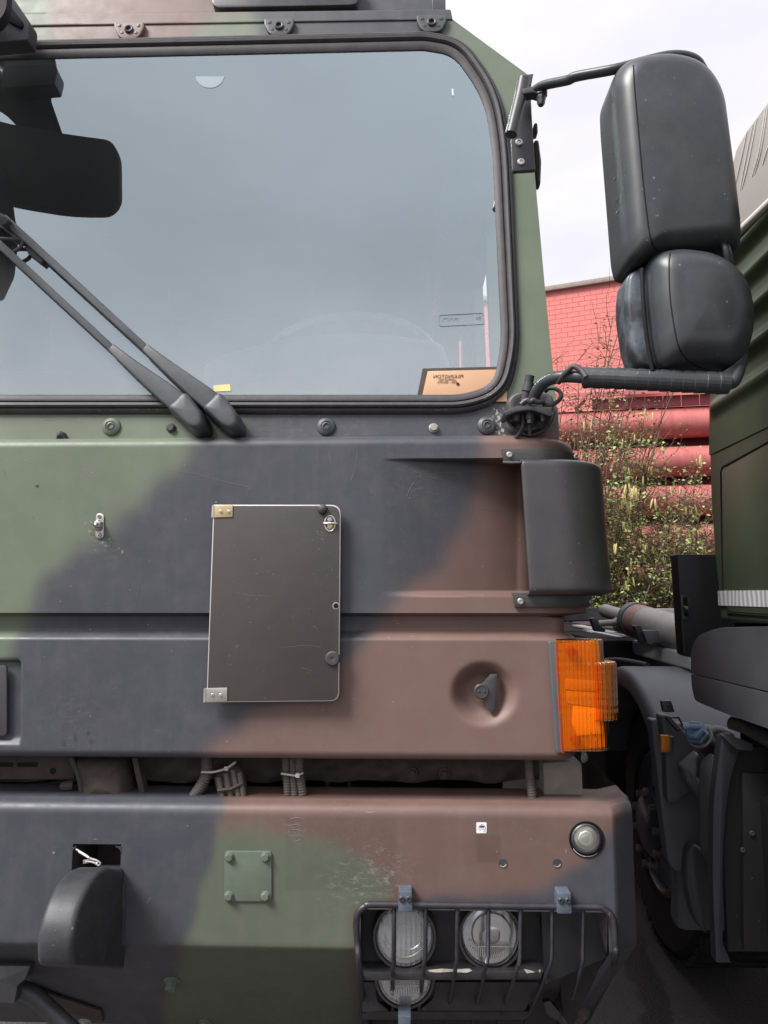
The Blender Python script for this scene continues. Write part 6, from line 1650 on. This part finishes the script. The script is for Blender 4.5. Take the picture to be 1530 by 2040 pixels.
def leaf_mesh(sites, n, size, rnd, spread=.05, keep=None):
    V, F, T = [], [], []
    # light and dark clumps come from each site's own leaf age
    tone_site = [min(1, max(0, rnd.gauss(.5, .28))) for _ in sites]
    c = 0; tries = 0
    while c < n and tries < n * 6:
        tries += 1
        i = rnd.randrange(len(sites)); a, b = sites[i]
        p = a.lerp(b, rnd.random()) + Vector((rnd.gauss(0, spread), rnd.gauss(0, spread), rnd.gauss(0, spread)))
        if keep and not keep(p): continue
        s = size * rnd.uniform(.55, 1.25)
        d = Vector((rnd.gauss(0, 1), rnd.gauss(0, 1), rnd.gauss(-.15, .6))).normalized(); nn = Vector((rnd.gauss(0, .7), rnd.gauss(-.3, .7), 1)).normalized()
        w = d.cross(nn).normalized(); nn = w.cross(d)
        k = len(V)
        V += [p, p + d * s * .5 + w * s * .30 + nn * s * .08, p + d * s, p + d * s * .5 - w * s * .30 + nn * s * .08]
        F += [(k, k + 1, k + 2), (k, k + 2, k + 3)]; tn = min(1, max(0, tone_site[i] + rnd.gauss(0, .12))); T += [tn] * 4; c += 1
    me = bpy.data.meshes.new('leaves'); me.from_pydata([tuple(v) for v in V], [], F)
    at = me.attributes.new('tone', 'FLOAT', 'POINT'); at.data.foreach_set('value', T)
    return me
bmc = bmesh.new(); lathe_bm(bmc, (0, 0, 0), (0, 0, -1), [(.002, 0), (.0085, .012), (.0095, .04), (.008, .085), (.003, .105), (0, .108)], 6)
catkin_me = mesh_of(bmc, 'catkin', True, 80); catkin_me.materials.append(M_CATKIN)
def shrub(name, base, label, cat, n_stems, height, spread, lean, twigs, n_leaf, size, mat, seed, catkins=0, group=None, z_lo=.2, spread_leaf=.05, keep=None, wob=.35, ck=None):
    rnd = random.Random(seed)
    t = thing(name, base, label, cat, group)
    br, sites = grow(base, n_stems, height, spread, lean, twigs, rnd, z_lo, wob)
    o = link('branches', branch_mesh(br), t, M_BARK); o['kind'] = 'stuff'
    if n_leaf:
        o = link('leaves', leaf_mesh(sites, n_leaf, size, rnd, spread_leaf, keep), t, mat); o['kind'] = 'stuff'
    done = 0; tries = 0
    while done < catkins and tries < catkins * 40:
        tries += 1
        a, b = sites[rnd.randrange(len(sites))]
        if ck and not ck(a): continue
        for k in range(rnd.randint(1, 4)):
            c = bpy.data.objects.new('catkin', catkin_me); COL.objects.link(c); c.parent = t; c.matrix_parent_inverse = wm(t).inverted()
            s = rnd.uniform(.7, 1.15)
            c.matrix_basis = Matrix.Translation(a + Vector((rnd.gauss(0, .04), rnd.gauss(0, .03), rnd.gauss(0, .03)))) @ Matrix.Rotation(rnd.gauss(0, .12), 4, 'Y') @ Matrix.Scale(s, 4)
            done += 1
    return t
def at_depth(px, y): 
    p = P(px, 1100, y); return Vector((p.x, p.y, 0))
inview = lambda p: (lambda q: 1060 < q[0] < 1460)(proj(p))
shrub('hazel_shrub', at_depth(1165, 5.9), 'hazel shrub hung with yellow catkins beside the camouflaged cab corner', 'shrub', 22, 3.45, .75, (.05, 0), 24, 9500, .040, M_LEAF1, 11, 150, 'shrubs in front of the red wall', ck=lambda p: p.z > 1.75 and 1110 < proj(p)[0] < 1300)
shrub('hazel_shrub', at_depth(1290, 6.2), 'dense young-leaved hazel shrub standing in the gap between the two trucks', 'shrub', 20, 2.75, .75, (.0, 0), 24, 9500, .040, M_LEAF1, 23, 80, 'shrubs in front of the red wall', ck=lambda p: p.z > 1.8)
shrub('evergreen_shrub', at_depth(1385, 6.4), 'dark leafy shrub against the red tubes beside the green truck cab', 'shrub', 18, 2.7, .62, (.0, 0), 22, 5600, .042, M_LEAF2, 37, 0, 'shrubs in front of the red wall')
shrub('bare_shrub', at_depth(1105, 6.6), 'tall twiggy shrub with few buds rising behind the windscreen pillar', 'shrub', 26, 5.0, 1.0, (.45, 0), 12, 2200, .042, M_LEAF3, 51, 0, 'shrubs in front of the red wall', z_lo=.45)
